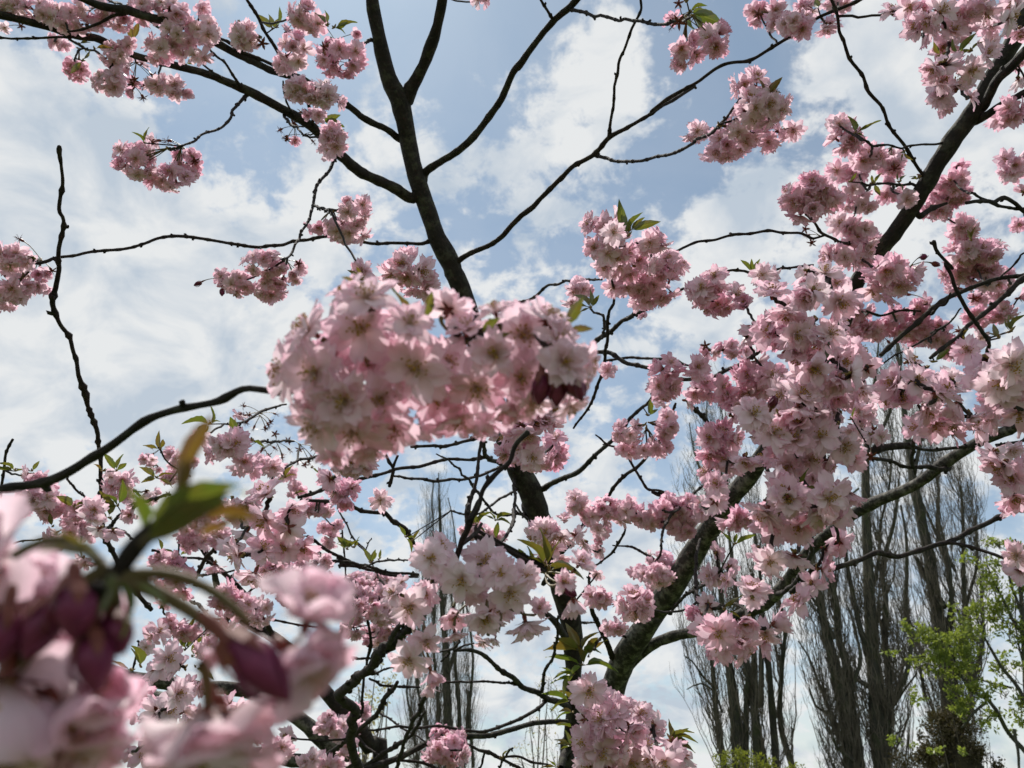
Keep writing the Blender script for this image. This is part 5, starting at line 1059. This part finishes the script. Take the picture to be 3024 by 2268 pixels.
for a in [(1220,200,110,70,115,.3),(1160,320,90,60,110,.4),(1300,290,70,90,120,.25),(1120,250,80,60,110,.3),(1250,120,90,60,115,.3),(980,440,110,80,115,.5),(1060,510,110,80,115,.6),(1000,600,90,60,110,.75),(1100,600,60,60,110,.8),(930,520,60,60,110,.5),(1330,640,100,80,130,.5),(1420,700,110,80,130,.5),(1350,770,90,50,125,.55),(1500,720,70,60,110,.4),(1550,780,70,50,110,.3),(1640,570,80,70,110,.45),(1720,640,80,70,110,.5),(1700,520,80,60,110,.4),(1790,590,70,60,110,.5),(1880,600,90,80,110,.4),(1900,700,80,60,105,.3),(1900,440,80,70,110,.25),(1840,490,60,50,105,.4),(1950,640,70,60,105,.3),(2050,650,70,60,100,.3),(1990,230,50,50,85,.4),(1960,310,50,60,85,.5),(1930,240,50,40,85,.4),(1870,110,80,50,90,.4),(2120,720,60,80,100,.3),(2160,560,60,60,95,.3),(2100,860,60,50,95,.5),
          (670,250,60,60,130,.6),(540,180,70,70,160,.1),(600,230,60,60,130,.2),(450,200,80,60,110,.3),(380,260,90,60,115,.35),(330,320,80,60,120,.5),(480,270,80,50,110,.4),(230,60,110,70,125,.35),(300,130,80,70,115,.35),(160,20,90,50,120,.3),(120,120,70,60,110,.3),(780,160,60,60,110,.35),(740,60,60,40,110,.3),(960,710,60,50,110,.4),(920,860,80,60,130,.35),(1020,800,80,60,110,.4),(1120,840,90,60,110,.5),(1200,870,60,40,100,.4),(870,940,60,60,110,.3),(980,1010,110,80,175,.25),(1090,1070,90,60,170,.3),(940,1060,80,60,165,.25),(1040,980,70,50,150,.2),
          (680,1250,110,80,165,.6),(800,1300,110,80,165,.65),(650,1340,90,60,150,.5),(850,1220,80,60,150,.55),(1040,1230,100,80,200,.05),(960,1330,110,80,190,.15),(1080,1330,80,70,180,.25),(900,1450,110,80,205,.12),(1000,1480,90,80,190,.3),(760,1540,90,60,170,.5),(830,1600,110,70,180,.7),(560,1600,110,70,150,.3),(460,1640,80,50,140,.25),(1150,1420,90,80,150,.4),(1250,1350,100,80,150,.4),(1380,1300,90,70,150,.4),(1700,1480,90,60,130,.35),(1930,1400,70,60,100,.3),(2020,1440,80,80,100,.3),(1960,1360,60,50,100,.35),(2060,1540,70,70,95,.3),(1840,1620,90,50,110,.3),(1980,1640,100,50,110,.25),(1180,1560,100,70,150,.35),(1350,1500,100,80,140,.4),(300,1350,100,80,160,.4),(640,1500,90,70,150,.4)]: c(T3,'G',*a)
c(T2,'H',1980,1500,110,90,180,.3); c(T2,'H',2030,1610,110,80,180,.4); c(T2,'H',1820,1560,100,80,185,.4); c(T2,'H',1780,1360,90,80,175,.35)
for a in [(1250,960,110,70,120,.3),(1380,880,100,60,120,.3),(1150,1180,90,60,130,.3),(1560,700,70,60,110,.4),(1630,480,90,60,120,.3),(1820,430,80,50,105,.35),(2100,620,80,60,100,.3),(1280,440,70,60,115,.3),(1500,1450,130,90,150,.35),(1650,1550,110,80,140,.4),(1250,1600,110,70,150,.35),(400,640,90,60,120,.3),(500,420,80,60,120,.3)]: c(T3,'G',*a)
for a in [(60,700,90,70,105,.25),(180,700,80,60,105,.3),(80,830,90,60,100,.35),(380,560,60,40,100,.3),(120,640,90,50,100,.35)]: c(T3,'H',*a)
for q in CLUSTERS: build_cluster(*q)

# ---- large pale flowers carried by the front twig, one by one
W1 = [('H',545,410,270,(.15,.25,.95),'open',.1),('H',600,350,230,(.5,.6,.5),'open',.25),('H',870,425,310,(.0,.15,.98),'flat',.12),('H',735,535,330,(-.25,-.25,.93),'open',.03),('H',1015,610,310,(.15,-.2,.95),'flat',.1),('H',425,695,300,(-.15,-.15,.95),'open',.03),
 ('H',685,740,250,(.1,-.65,.7),'cup',.3),('H',875,745,300,(-.05,-.5,.85),'cup',.15),('H',1110,790,330,(.25,-.85,.42),'cup',.2),('H',515,895,240,(.1,-.55,.8),'open',.2),('H',420,1010,300,(-.1,-.3,.93),'open',.03),('H',545,1080,230,(.35,-.6,.3),'bell',.6),('H',1190,715,170,(.1,.5,.6),'cup',.5),
 ('H',860,910,160,(-.4,-.5,.4),'open',.08),('H',1430,450,220,(.4,.55,.3),'cup',.3),('H',1390,650,270,(.15,-.9,.0),'bell',.35),('H',1330,560,200,(.3,.3,.6),'cup',.3),('H',960,500,260,(.1,.3,.8),'open',.4),('H',640,480,240,(-.3,.3,.8),'loose',.35),('H',1100,520,240,(.4,.2,.8),'open',.2),('H',960,700,260,(0,-.2,.8),'loose',.25),('H',330,620,220,(-.6,.3,.5),'open',.2),('H',520,620,220,(0,0,.9),'loose',.3),('H',800,600,240,(0,-.1,.9),'loose',.45),
 ('H',930,890,130,(-.3,-.8,.3),'cup',.1),('H',540,1160,180,(-.1,-.9,.3),'bell',.1),('H',690,860,180,(.1,-.8,.4),'loose',.3)]
clus = [((560,520),W1[:1] + W1[1:2] + W1[18:19] + W1[22:23]), ((900,440),W1[2:5] + W1[17:18] + W1[19:21] + W1[23:24]), ((430,800),W1[5:6] + W1[9:12] + W1[21:22] + W1[25:26]), ((860,640),W1[6:9] + W1[12:14] + W1[24:25] + W1[26:27]), ((1230,500),W1[14:17])]
leaf_spots = []
for (nx, ny), L in clus:
    Cn = P(*px('H', nx, ny), .60); mb = MB(); hold = link('blossom_cluster', bpy.data.meshes.new('blossom_cluster'), T3.root, Cn)
    S = T3.np; b = S[int((np.hypot(S[:, 3] - px('H', nx, ny)[0], S[:, 4] - px('H', nx, ny)[1]) + 900 * np.abs(S[:, 5] - .6)).argmin())]
    tube(mb, curve3(b[:3], Cn, np.array([0, 0, .004]), 7), [.0016] * 7, 6, 1)
    for f in L:
        p, nr, dm = bloom(T3, *f, ob=hold, d=.56 + rnd.uniform(-.03, .03)); pedicel(mb, Cn, p, nr, .0009)
    if nx == 1230:
        for (bx, by, fc, ln) in [(960,465,(.2,.2,.9),.010),(1340,590,(.6,-.3,.4),.011)]:
            q = P(*px('H', bx, by), .56); nr = cdir(*fc); pedicel(mb, Cn, q, nr, .0008); place('bud', BUD, hold, q, basis(nr, 1.0), ln)
    hold.data = mb.mesh('blossom_cluster', [M_STALK, M_TWIG, M_SCALE], True, Cn)
pcl = ((1125, 1478), 165)
bloom(T3, 'H', 250, 70, 165, (.1, .1, .97), 'flat', .12, ob=None)
bloom(T2, 'F', 960, 225, 245, (.05, .05, .98), 'flat', .05); bloom(T2, 'F', 620, 960, 240, (-.2, .1, .95), 'open', .05); bloom(T2, 'F', 750, 965, 210, (.1, .1, .95), 'open', .15)
bloom(T2, 'F', 810, 1455, 240, (-.1, -.1, .95), 'cup', .35); bloom(T2, 'F', 1040, 1450, 250, (.1, .15, .95), 'open', .25); bloom(T4, 'F', 2120, 640, 260, (.1, .1, .96), 'open', .08); bloom(T2, 'I', 595, 640, 200, (.15, .1, .95), 'open', .02)
bloom(T2, 'I', 700, 430, 230, (.0, -.1, .96), 'open', .05); bloom(T4, 'F', 1570, 755, 220, (0, .2, .95), 'flat', .05); bloom(T4, 'F', 1775, 745, 190, (.1, .2, .95), 'open', .05); bloom(T2, 'F', 870, 1080, 200, (.0, .0, .97), 'flat', .3); bloom(T2, 'F', 1160, 670, 220, (.05, -.1, .96), 'flat', .3)
bloom(T2, 'F', 925, 120, 170, (.0, .35, .9), 'open', .15); bloom(T2, 'F', 1085, 175, 200, (.2, .1, .9), 'loose', .3); bloom(T2, 'F', 1690, 830, 220, (0, -.1, .95), 'flat', .2); bloom(T2, 'F', 820, 325, 210, (-.2, 0, .9), 'open', .35)
bloom(T2, 'I', 850, 60, 230, (-.1, -.1, .9), 'cup', .3); bloom(T1, 'B', 1630, 1385, 180, (0, .1, .95), 'open', .1); bloom(T1, 'E', 345, 135, 190, (-.1, .1, .9), 'open', .2)

# ------------------------------------------------------------------ near bough across the middle with the big soft blossom mass
def petal_flower(th, p, nr, kind, r, tone, seed, hi=True, name='flower', nst=24, wide=False):
    """a flower whose petals, stamens and calyx are pieces of their own"""
    rg = random.Random(seed); Bm = basis(nr, rg.uniform(0, 6.28))
    head = MB(); stamens_into(head, rg, nst, kind, True)
    hb = link(name, HEADS.setdefault((kind, seed % 3), head.mesh('stamens', FMATS)), th.root, p)
    hb.rotation_mode = 'QUATERNION'; hb.rotation_quaternion = Matrix(Bm.tolist()).to_quaternion(); hb.scale = (r,) * 3
    for pi, m, off in flower_layout(kind, rg):
        o = bpy.data.objects.new('petal', (PET_WIDE if wide else PET_HI)[pi]); COL.objects.link(o); o.parent = hb
        s = np.linalg.norm(m[:, 0]); o.rotation_mode = 'QUATERNION'; o.rotation_quaternion = Matrix((m / s).tolist()).to_quaternion(); o.scale = (s,) * 3; o.location = off
        o.color = (min(1, max(0, tone + rg.gauss(0, .07))), 0, 0, 1)
    o = bpy.data.objects.new('calyx', CALYX[kind]); COL.objects.link(o); o.parent = hb
    return hb
HEADS = {}; CALYX = {}
for k in KINDS:
    mb = MB(); calyx_into(mb, random.Random(3), k, 0); CALYX[k] = mb.mesh('calyx', [M_CALYX])
PET_HI = []
for i, s in enumerate(PSHAPES):
    mb = MB(); V, F, A = petal_geo(9, 8, *s); mb.add(V, F, 0, A); PET_HI.append(mb.mesh('petal', [M_PETAL]))

PET_WIDE = []
for i, s in enumerate(PSHAPES):
    mb = MB(); V, F, A = petal_geo(10, 8, s[0] * 1.75, .9, s[2] * 1.2, .05, .05, s[5]); mb.add(V, F, 0, A); PET_WIDE.append(mb.mesh('petal', [M_PETAL]))
KINDS['wide'] = [(5, 22, 1.0), (4, 40, .9)]; KINDS['widecup'] = [(5, 48, 1.0), (4, 60, .92)]
for k in ('wide', 'widecup'): mb = MB(); calyx_into(mb, random.Random(3), 'cup', 0); CALYX[k] = mb.mesh('calyx', [M_CALYX])
nb = P(-420, 1500, .44)
T5 = Thing('cherry_branch', nb, 'near cherry bough from the left edge carrying the big blossom mass in the centre', 'branch')
branch(T5, 'n', 'D -900,1500,74 -400,1440,70 -150,1410,64 0,1400,60 180,1372,62 300,1345,66 420,1290,62 520,1225,58 620,1165,60 720,1095,56 820,1020,55 900,970,52 1050,920,50 1180,895,48 1300,868,50 1440,800,48 1570,810,42 1700,830,40 1850,760,42 2000,680,44 E 150,655,52 280,668,50 380,600,46 520,520,42 680,508,36 780,490,34 880,445,30 1000,430,28 1150,440,26 1280,430,20', .44, [.41, .37, .33, .33], name='branch', mat=M_TWIG, knob=.8, wig=.5)
T5.np = np.array(T5.samples)
NB = [(175,270,400,(-.1,.6,.6),'open',.02),(60,250,330,(-.5,.6,.4),'loose',.15),(135,440,500,(-.05,.1,.98),'flat',.28),(-170,460,430,(-.75,.5,.4),'open',.10),(-135,700,440,(-.35,.0,.9),'open',.35),(-300,700,430,(-.8,.0,.5),'open',.03),
 (-120,990,430,(-.5,-.45,.6),'open',.02),(40,860,440,(-.1,-.2,.95),'loose',.45),(85,1030,520,(-.1,-.45,.85),'open',.12),(310,1000,460,(.1,-.6,.8),'cup',.25),(455,680,470,(.0,.0,.98),'flat',.25),(640,650,400,(.1,.2,.9),'loose',.25),
 (650,330,330,(.35,.55,-.55),'open',.02),(420,420,330,(.2,.5,.6),'open',.20),(590,850,420,(.05,-.3,.9),'cup',.40),(820,790,430,(.05,-.35,.9),'open',.22),(930,600,380,(-.1,.1,.9),'cup',.22),(1095,490,460,(.0,.1,.98),'open',.12),
 (1240,400,380,(.4,.75,.3),'open',.05),(1080,730,400,(.1,-.3,.9),'loose',.28),(1330,640,360,(.3,.0,.9),'cup',.25),(1450,660,350,(.85,-.2,.4),'open',.08),(1400,760,330,(.6,-.5,.5),'open',.18),(700,950,380,(.1,-.8,.5),'cup',.30),
 (250,860,400,(0,-.2,.9),'loose',.32),(-30,620,380,(-.3,.2,.8),'loose',.45),(850,940,360,(.1,-.9,.3),'bell',.2),(1150,870,320,(.2,-.7,.6),'open',.08),(-60,830,360,(-.4,0,.8),'cup',.5),(1300,520,330,(.5,.4,.6),'loose',.15),(490,1010,330,(.1,-.9,.2),'cup',.35),
 (330,560,380,(.1,.3,.85),'loose',.2),(760,450,300,(0,.7,.4),'loose',.15),(200,640,360,(-.1,.1,.9),'cup',.35),(1010,880,330,(0,-.7,.5),'bell',.3),(-20,1120,340,(-.2,-.8,.4),'bell',.3),(930,340,260,(-.2,.8,.2),'open',.08),(1370,900,260,(.4,-.7,.3),'open',.05),(180,1130,330,(.1,-.9,.2),'cup',.4)]
mb = MB(); spurs = [(-150,720),(60,640),(250,650),(480,560),(700,500),(900,450),(1100,440),(1260,430)]
SP = [P(*px('E', x, y), .33) for x, y in spurs]
for k, (x, y, dm, fc, kind, tone) in enumerate(NB):
    X, Y = px('E', x, y); d = .325 + rnd.uniform(-.018, .014) - .012 * fc[2]; p = P(X, Y, d); nr = cdir(*fc); r = dm * VS * d / FPX / 2
    petal_flower(T5, p, nr, kind, r * 1.06, min(1, tone + .08), 100 + k)
    nd = min(SP, key=lambda q: np.linalg.norm(q - p)); pedicel(mb, nd, p, nr, .0010)
for (x, y, fc, ln) in [(1205,715,(-.1,-.95,.1),.0118),(1285,745,(.05,-.98,.1),.0105),(1355,700,(.45,-.85,.1),.0125)]:
    q = P(*px('E', x, y), .300); nr = cdir(*fc); nd = P(*px('E', 1235, 560), .305)
    pts = curve3(nd, q - nr * ln * .5, np.array([0, 0, .003])); tube(mb, pts, [.0008, .0008, .0008, .001, .0014], 6, 0, False)
    place('bud', BUD_HI, T5.root, q, basis(nr, 1.0), ln)
for q in SP:
    tube(mb, curve3(q, q + UP * .004 - FW * .004, np.zeros(3)), [.0018, .002, .002, .0015, .001], 6, 1)
tube(mb, curve3(P(*px('E', 1150, 440), .33), P(*px('E', 1235, 560), .305), np.zeros(3)), [.0013] * 5, 6, 1)
link('flower_stalks', mb.mesh('flower_stalks', [M_STALK, M_TWIG]), T5.root, (0, 0, 0))
def leaf_at(th, view, x, y, l, ang, fz, tone, d, li=None, nar=1.0):
    p = P(*px(view, x, y), d); dr = RT * math.cos(R(ang)) + UP * math.sin(R(ang)) - FW * fz
    put_leaf(th.root, p, dr, l * VS * d / FPX, tone, LEAF[li] if li is not None else None, nar)
for (x, y, l, a, tn) in [(470,440,260,125,.5),(500,400,170,70,.3),(860,500,150,60,.1),(880,520,130,20,.2),(1340,440,190,60,.35),(1350,470,150,15,.6),(110,180,90,150,.6),(180,690,110,100,.8)]:
    leaf_at(T5, 'E', x, y, l, a, .25, tn, .318)

# ------------------------------------------------------------------ the blurred spray right in front of the lens, lower left
K6 = .62
fb = P(-500, 2500, .25)
T6 = Thing('cherry_branch', fb, 'blurred cherry spray in the lower left corner with dark purple buds', 'branch')
branch(T6, 's', 'G -900,2200,150 -300,1500,140 150,900,130 500,640,130 640,560,140 700,470,150 760,380,160 830,300,150 900,230,120 960,180,80 1000,140,50', .24 * K6, [.21 * K6, .20 * K6, .20 * K6], name='branch', mat=M_TWIG, knob=1.5, wig=.3)
mb = MB(); d6 = .198
def stalk6(a, b, w0, w1, sag=(0, 0, .004), d0=.2, d1=.2, m=0):
    d0 *= K6; d1 *= K6; sag = tuple(q * K6 for q in sag)
    A, B = P(*px('G', *a), d0), P(*px('G', *b), d1); pts = curve3(A, B, np.array(sag), 9); r = np.linspace(w0, w1, 9) * VS * d0 / FPX / 2 * 1.15; tube(mb, pts, r, 8, m, True)
stalk6((720,540), (1330,890), 90, 62); stalk6((740,520), (1480,800), 70, 50, (0, 0, .010))
stalk6((660,520), (480,560), 70, 50); stalk6((640,540), (560,800), 60, 50); stalk6((620,520), (250,760), 60, 50); stalk6((660,560), (700,760), 50, 45); stalk6((620,480), (80,400), 60, 50, (0, 0, .012)); stalk6((1190,1040), (1240,1290), 60, 60)
stalk6((600,520), (60,1150), 60, 50); stalk6((640,500), (150,1000), 60, 50)
M_STALKB = plain_mat('olive_brown_stalk', [(.3, (.10, .085, .03)), (.7, (.15, .09, .04))], 90, .6, .1)
link('flower_stalks', mb.mesh('flower_stalks', [M_STALKB]), T6.root, (0, 0, 0))
# buds: centre line from foot to tip
for (a, b, w, d) in [((330,660),(150,1000),.95,.197),((440,560),(430,880),1.25,.192),((545,850),(565,1200),1.05,.193),((660,740),(710,980),1.2,.199),((50,700),(-20,1020),1.0,.196),((1340,880),(1700,1240),.80,.193)]:
    d *= K6; A, B = P(*px('G', *a), d), P(*px('G', *b), d - .003); ln = np.linalg.norm(B - A)
    o = place('bud', BUD_HI, T6.root, A + (B - A) * .08, basis(B - A, 1.2), ln * .95); o.scale = (ln * w, ln * w, ln * .95)
SPF = [(1240,1290,900,(.10,-.93,.32),'widecup',.20,.2),(1330,1330,860,(.45,-.80,.40),'wide',.35,.203),(1150,1400,700,(-.35,-.85,.40),'wide',.12,.205),(1400,1560,700,(.2,-.6,.7),'wide',.15,.209),(1130,1640,600,(-.2,-.5,.8),'wide',.2,.21),
 (1700,960,820,(.70,-.45,.50),'widecup',.42,.205),(1830,780,700,(.35,.88,.28),'widecup',.12,.208),(1780,1000,640,(.85,-.45,.2),'wide',.38,.211),(1900,720,420,(.9,.3,.1),'widecup',.1,.214),
 (40,1130,1250,(.18,-.86,.45),'widecup',.18,.198),(330,1300,950,(.55,-.72,.35),'wide',.38,.204),(-60,1400,1000,(.0,-.5,.85),'wide',.28,.206),(180,1560,900,(.1,-.4,.9),'wide',.15,.21),(480,1480,700,(.6,-.5,.5),'wide',.42,.212),(520,1120,620,(.7,-.3,.5),'widecup',.35,.214),
 (-20,420,860,(-.2,.35,.85),'wide',.08,.216),(60,700,760,(-.1,.0,.95),'wide',.08,.222),(300,760,560,(.1,.2,.9),'wide',.05,.224),(300,1250,900,(.3,-.5,.8),'wide',.05,.212),(220,560,500,(.2,.3,.8),'wide',.08,.226),(330,1000,700,(.3,-.2,.9),'wide',.1,.228),(620,640,380,(.3,-.2,.5),'widecup',.1,.228),(680,1180,420,(.6,-.5,.5),'wide',.12,.23),(1290,1010,200,(-.3,.1,.9),'widecup',.0,.21)]
for k, (x, y, dm, fc, kind, tone, d) in enumerate(SPF):
    X, Y = px('G', x, y); d *= K6; petal_flower(T6, P(X, Y, d), cdir(*fc), kind, dm * VS * d / FPX / 2, tone, 300 + k, True, 'flower', 26, True)
for (x, y, l, a, fz, tn, d, li) in [(820,330,640,34,.05,.05,.196,0),(840,360,560,32,.15,.45,.195,1),(840,300,600,40,-.1,.10,.197,3),(1010,60,560,64,.1,1.0,.206,4),(1040,120,460,66,.5,.9,.205,4),(1180,180,330,10,-.1,.95,.205,3),(850,260,270,95,.1,.05,.2,4),(640,420,330,165,.2,.45,.2,1),(560,400,260,150,.0,.55,.2,2),(700,520,300,-60,.2,.05,.196,3),(780,560,260,-20,.3,.1,.197,0),(680,470,240,-100,.2,.3,.196,4),(1150,300,330,20,0,.9,.207,2)]:
    leaf_at(T6, 'G', x, y, l, a, fz, tn, d * K6, li, .45 if a > 55 and l > 400 else 1.0)

place('bud', BUD, T2.root, P(*px('F', 712, 905), .70), basis(cdir(.05, .8, .5), 1.0), .012)
# ------------------------------------------------------------------ shoots of young leaves
t = tuft
t(T1,'A',1620,170,[110,90,60],[135,110,60],.35); t(T1,'A',1640,160,[100],[75],.15); t(T1,'A',1940,150,[110,80],[125,95],.3); t(T1,'A',1985,165,[120,80,60],[25,15,-10],.25); t(T1,'A',860,850,[70,80],[120,80],.2,1.35); t(T1,'A',490,360,[90,70],[-130,60],.5); t(T1,'A',470,260,[60,50],[10,-50],.4)
t(T1,'A',1910,720,[100,130,80,60],[20,-15,-60,110],.2); t(T1,'A',790,240,[100,80],[60,100],.7); t(T1,'A',560,290,[90],[10],.7); t(T1,'A',1100,380,[80],[20],.3); t(T1,'A',860,20,[90],[60],.6)
t(T1,'C',230,70,[170,150,130,110,90],[-20,-60,-95,10,40],.1,1.2); t(T1,'C',210,10,[80,70],[100,60],.3,1.2); t(T1,'C',680,570,[100,110,70],[110,50,20],.75,1.15); t(T1,'C',970,-20,[80],[-80],.3)
t(T2,'C',1210,790,[90,130,50],[95,22,-20],.2,1.3); t(T2,'C',935,1100,[60],[95],.3); t(T2,'C',1320,1090,[70,60,50],[-60,60,120],.3); t(T2,'C',1470,1080,[60,50,60],[45,100,-60],.2); t(T2,'C',1500,900,[60,50],[-70,-110],.6); t(T2,'C',1580,1060,[40,40],[150,180],.4); t(T2,'C',1180,1080,[50],[60],.2)
t(T2,'C',1820,320,[110,80,70],[60,110,20],.2,.98); t(T2,'C',1720,330,[90],[140],.5,.98); t(T2,'C',1900,300,[70],[50],.3,.98); t(T2,'F',600,110,[90,80,70],[130,60,100],.15,1.35)
t(T1,'B',1720,1400,[180,130],[105,75],.1,1.12); t(T1,'B',1730,1370,[150,100],[20,40],.3,1.12); t(T1,'E',130,150,[80,70],[140,100],.6,1.0); t(T1,'E',1500,320,[110,120,100,80,70],[130,170,95,60,200],.25,1.35); t(T1,'E',1100,1010,[90,70],[90,110],.2,1.1); t(T1,'E',1840,960,[90,60],[85,40],.2,1.5)
t(T2,'F',890,1410,[120,100,110,70],[80,20,140,-30],.2,.8); t(T2,'F',1190,980,[60],[70],.1); t(T2,'I',490,330,[110,120,60],[140,20,80],.1,1.2); t(T2,'I',780,270,[90,80],[150,-110],.75,1.0); t(T2,'I',430,720,[120,100,90],[35,-20,60],.4,1.0)
t(T4,'F',2130,460,[90,80,110],[80,110,60],.35,.9); t(T4,'F',2060,500,[60,80],[140,100],.5,.95); t(T4,'F',1680,640,[90],[50],.1); t(T4,'F',1850,510,[60,50],[80,20],.8); t(T4,'C',1900,1430,[70,60],[85,110],.5,1.4)
t(T2,'I',110,1480,[90,130,100,120],[95,10,-15,35],.3,.98); t(T2,'H',1980,1500,[90,110,120,70],[95,25,-15,-40],.3,.98)
# sprouts on the central stem
for (x, y, L, A) in [(1440,960,[170,190,150,120,110],[150,175,120,60,20]),(1450,1050,[190,140,120,170,90],[160,100,70,8,210]),(1400,1100,[130,110,120,80],[200,170,230,150]),(1480,1000,[150,130],[75,45]),(1380,1260,[150,110,100],[160,190,120]),(1390,1330,[90,70],[185,160]),(1390,1420,[90,80],[170,150]),(1380,1530,[90,80,60],[150,110,200]),(1360,1520,[60],[170]),(1300,1655,[90,80],[170,140])]: t(T1,'H',x,y,L,A,None,1.95 if y > 1100 else 1.85)
for (x, y, L, A, tn) in [(930,190,[70,90,80,60],[110,40,10,150],.25),(820,220,[110,80,70],[60,110,-30],.3),(930,300,[90],[80],.15),(400,290,[70,80,50],[120,-60,10],.2),(440,310,[60],[60],.5)]: t(T1,'H',x,y,L,A,tn,1.7)
t(T3,'H',1230,460,[190,210,150,190,140],[120,95,60,5,150],.45,.62); t(T3,'H',1150,470,[130,110],[125,100],.1,.62); t(T3,'H',1250,490,[120,110],[-30,20],.5,.62)
for (x, y, L, A, tn) in [(1250,1010,[130,90,60],[165,75,30],.15),(1240,1010,[80,60],[215,250],.6),(1410,1090,[120,90,100],[100,-60,200],.1),(1500,1110,[110,90,80],[-150,-20,170],.1),(950,1160,[90,70,80],[110,60,165],.6),(930,1330,[110,90,80,70],[150,-30,30,190],.5),(690,1290,[110,90,80],[120,80,35],.15),(610,1290,[60],[140],.8),(90,1290,[120,90,70],[170,140,10],.3),(190,1290,[60],[60],.2),(440,1500,[110,120,90],[150,-20,20],.3),(700,1500,[140,100,80],[75,130,180],.1),(650,1570,[140,110],[100,150],.5),(1000,1430,[90,80],[-80,-50],.6),(1850,1270,[60],[-30],.1),(310,1620,[80],[90],.3),(1760,1420,[60],[20],.2),(1620,1370,[60,50],[40,90],.2),(1690,1330,[90,60],[60,30],.5)]: t(T3,'D',x,y,L,A,tn,1.5)
for (x, y, L, A, tn) in [(1560,290,[110,90,80],[90,60,110],.15),(1610,280,[70],[-60],.3),(1060,400,[110,100],[150,20],.15),(960,380,[80],[110],.3),(1540,550,[100,80],[-10,160],.2),(1600,560,[100,80],[30,-20],.2),(1100,960,[200,150,120],[80,50,100],.15),(1140,1000,[180,130,140],[35,0,70],.2),(1160,1060,[120],[-20],.3),(840,1060,[140,110],[95,130],.25),(780,1080,[120],[150],.7),(880,1480,[120,90],[40,90],.6),(2060,360,[90,80],[120,40],.2),(2100,350,[80,60],[150,60],.3),(2200,440,[80,70],[120,70],.25),(2080,830,[60],[80],.2),(1890,640,[60],[30],.3)]: t(T3,'G',x,y,L,A,tn,1.6 if x > 900 else 1.2)
for (x, y, L, A, tn) in [(50,360,[60,50,70],[150,80,100],.25),(90,350,[50],[60],.4),(200,430,[60,50],[120,60],.3),(240,420,[50],[80],.2),(240,740,[70,60],[120,90],.7),(290,750,[50],[150],.5),(970,1600,[50],[60],.3)]: t(T3,'H',x,y,L,A,tn,1.7)
for T in (T1, T2, T3, T4): finish_flowers(T)
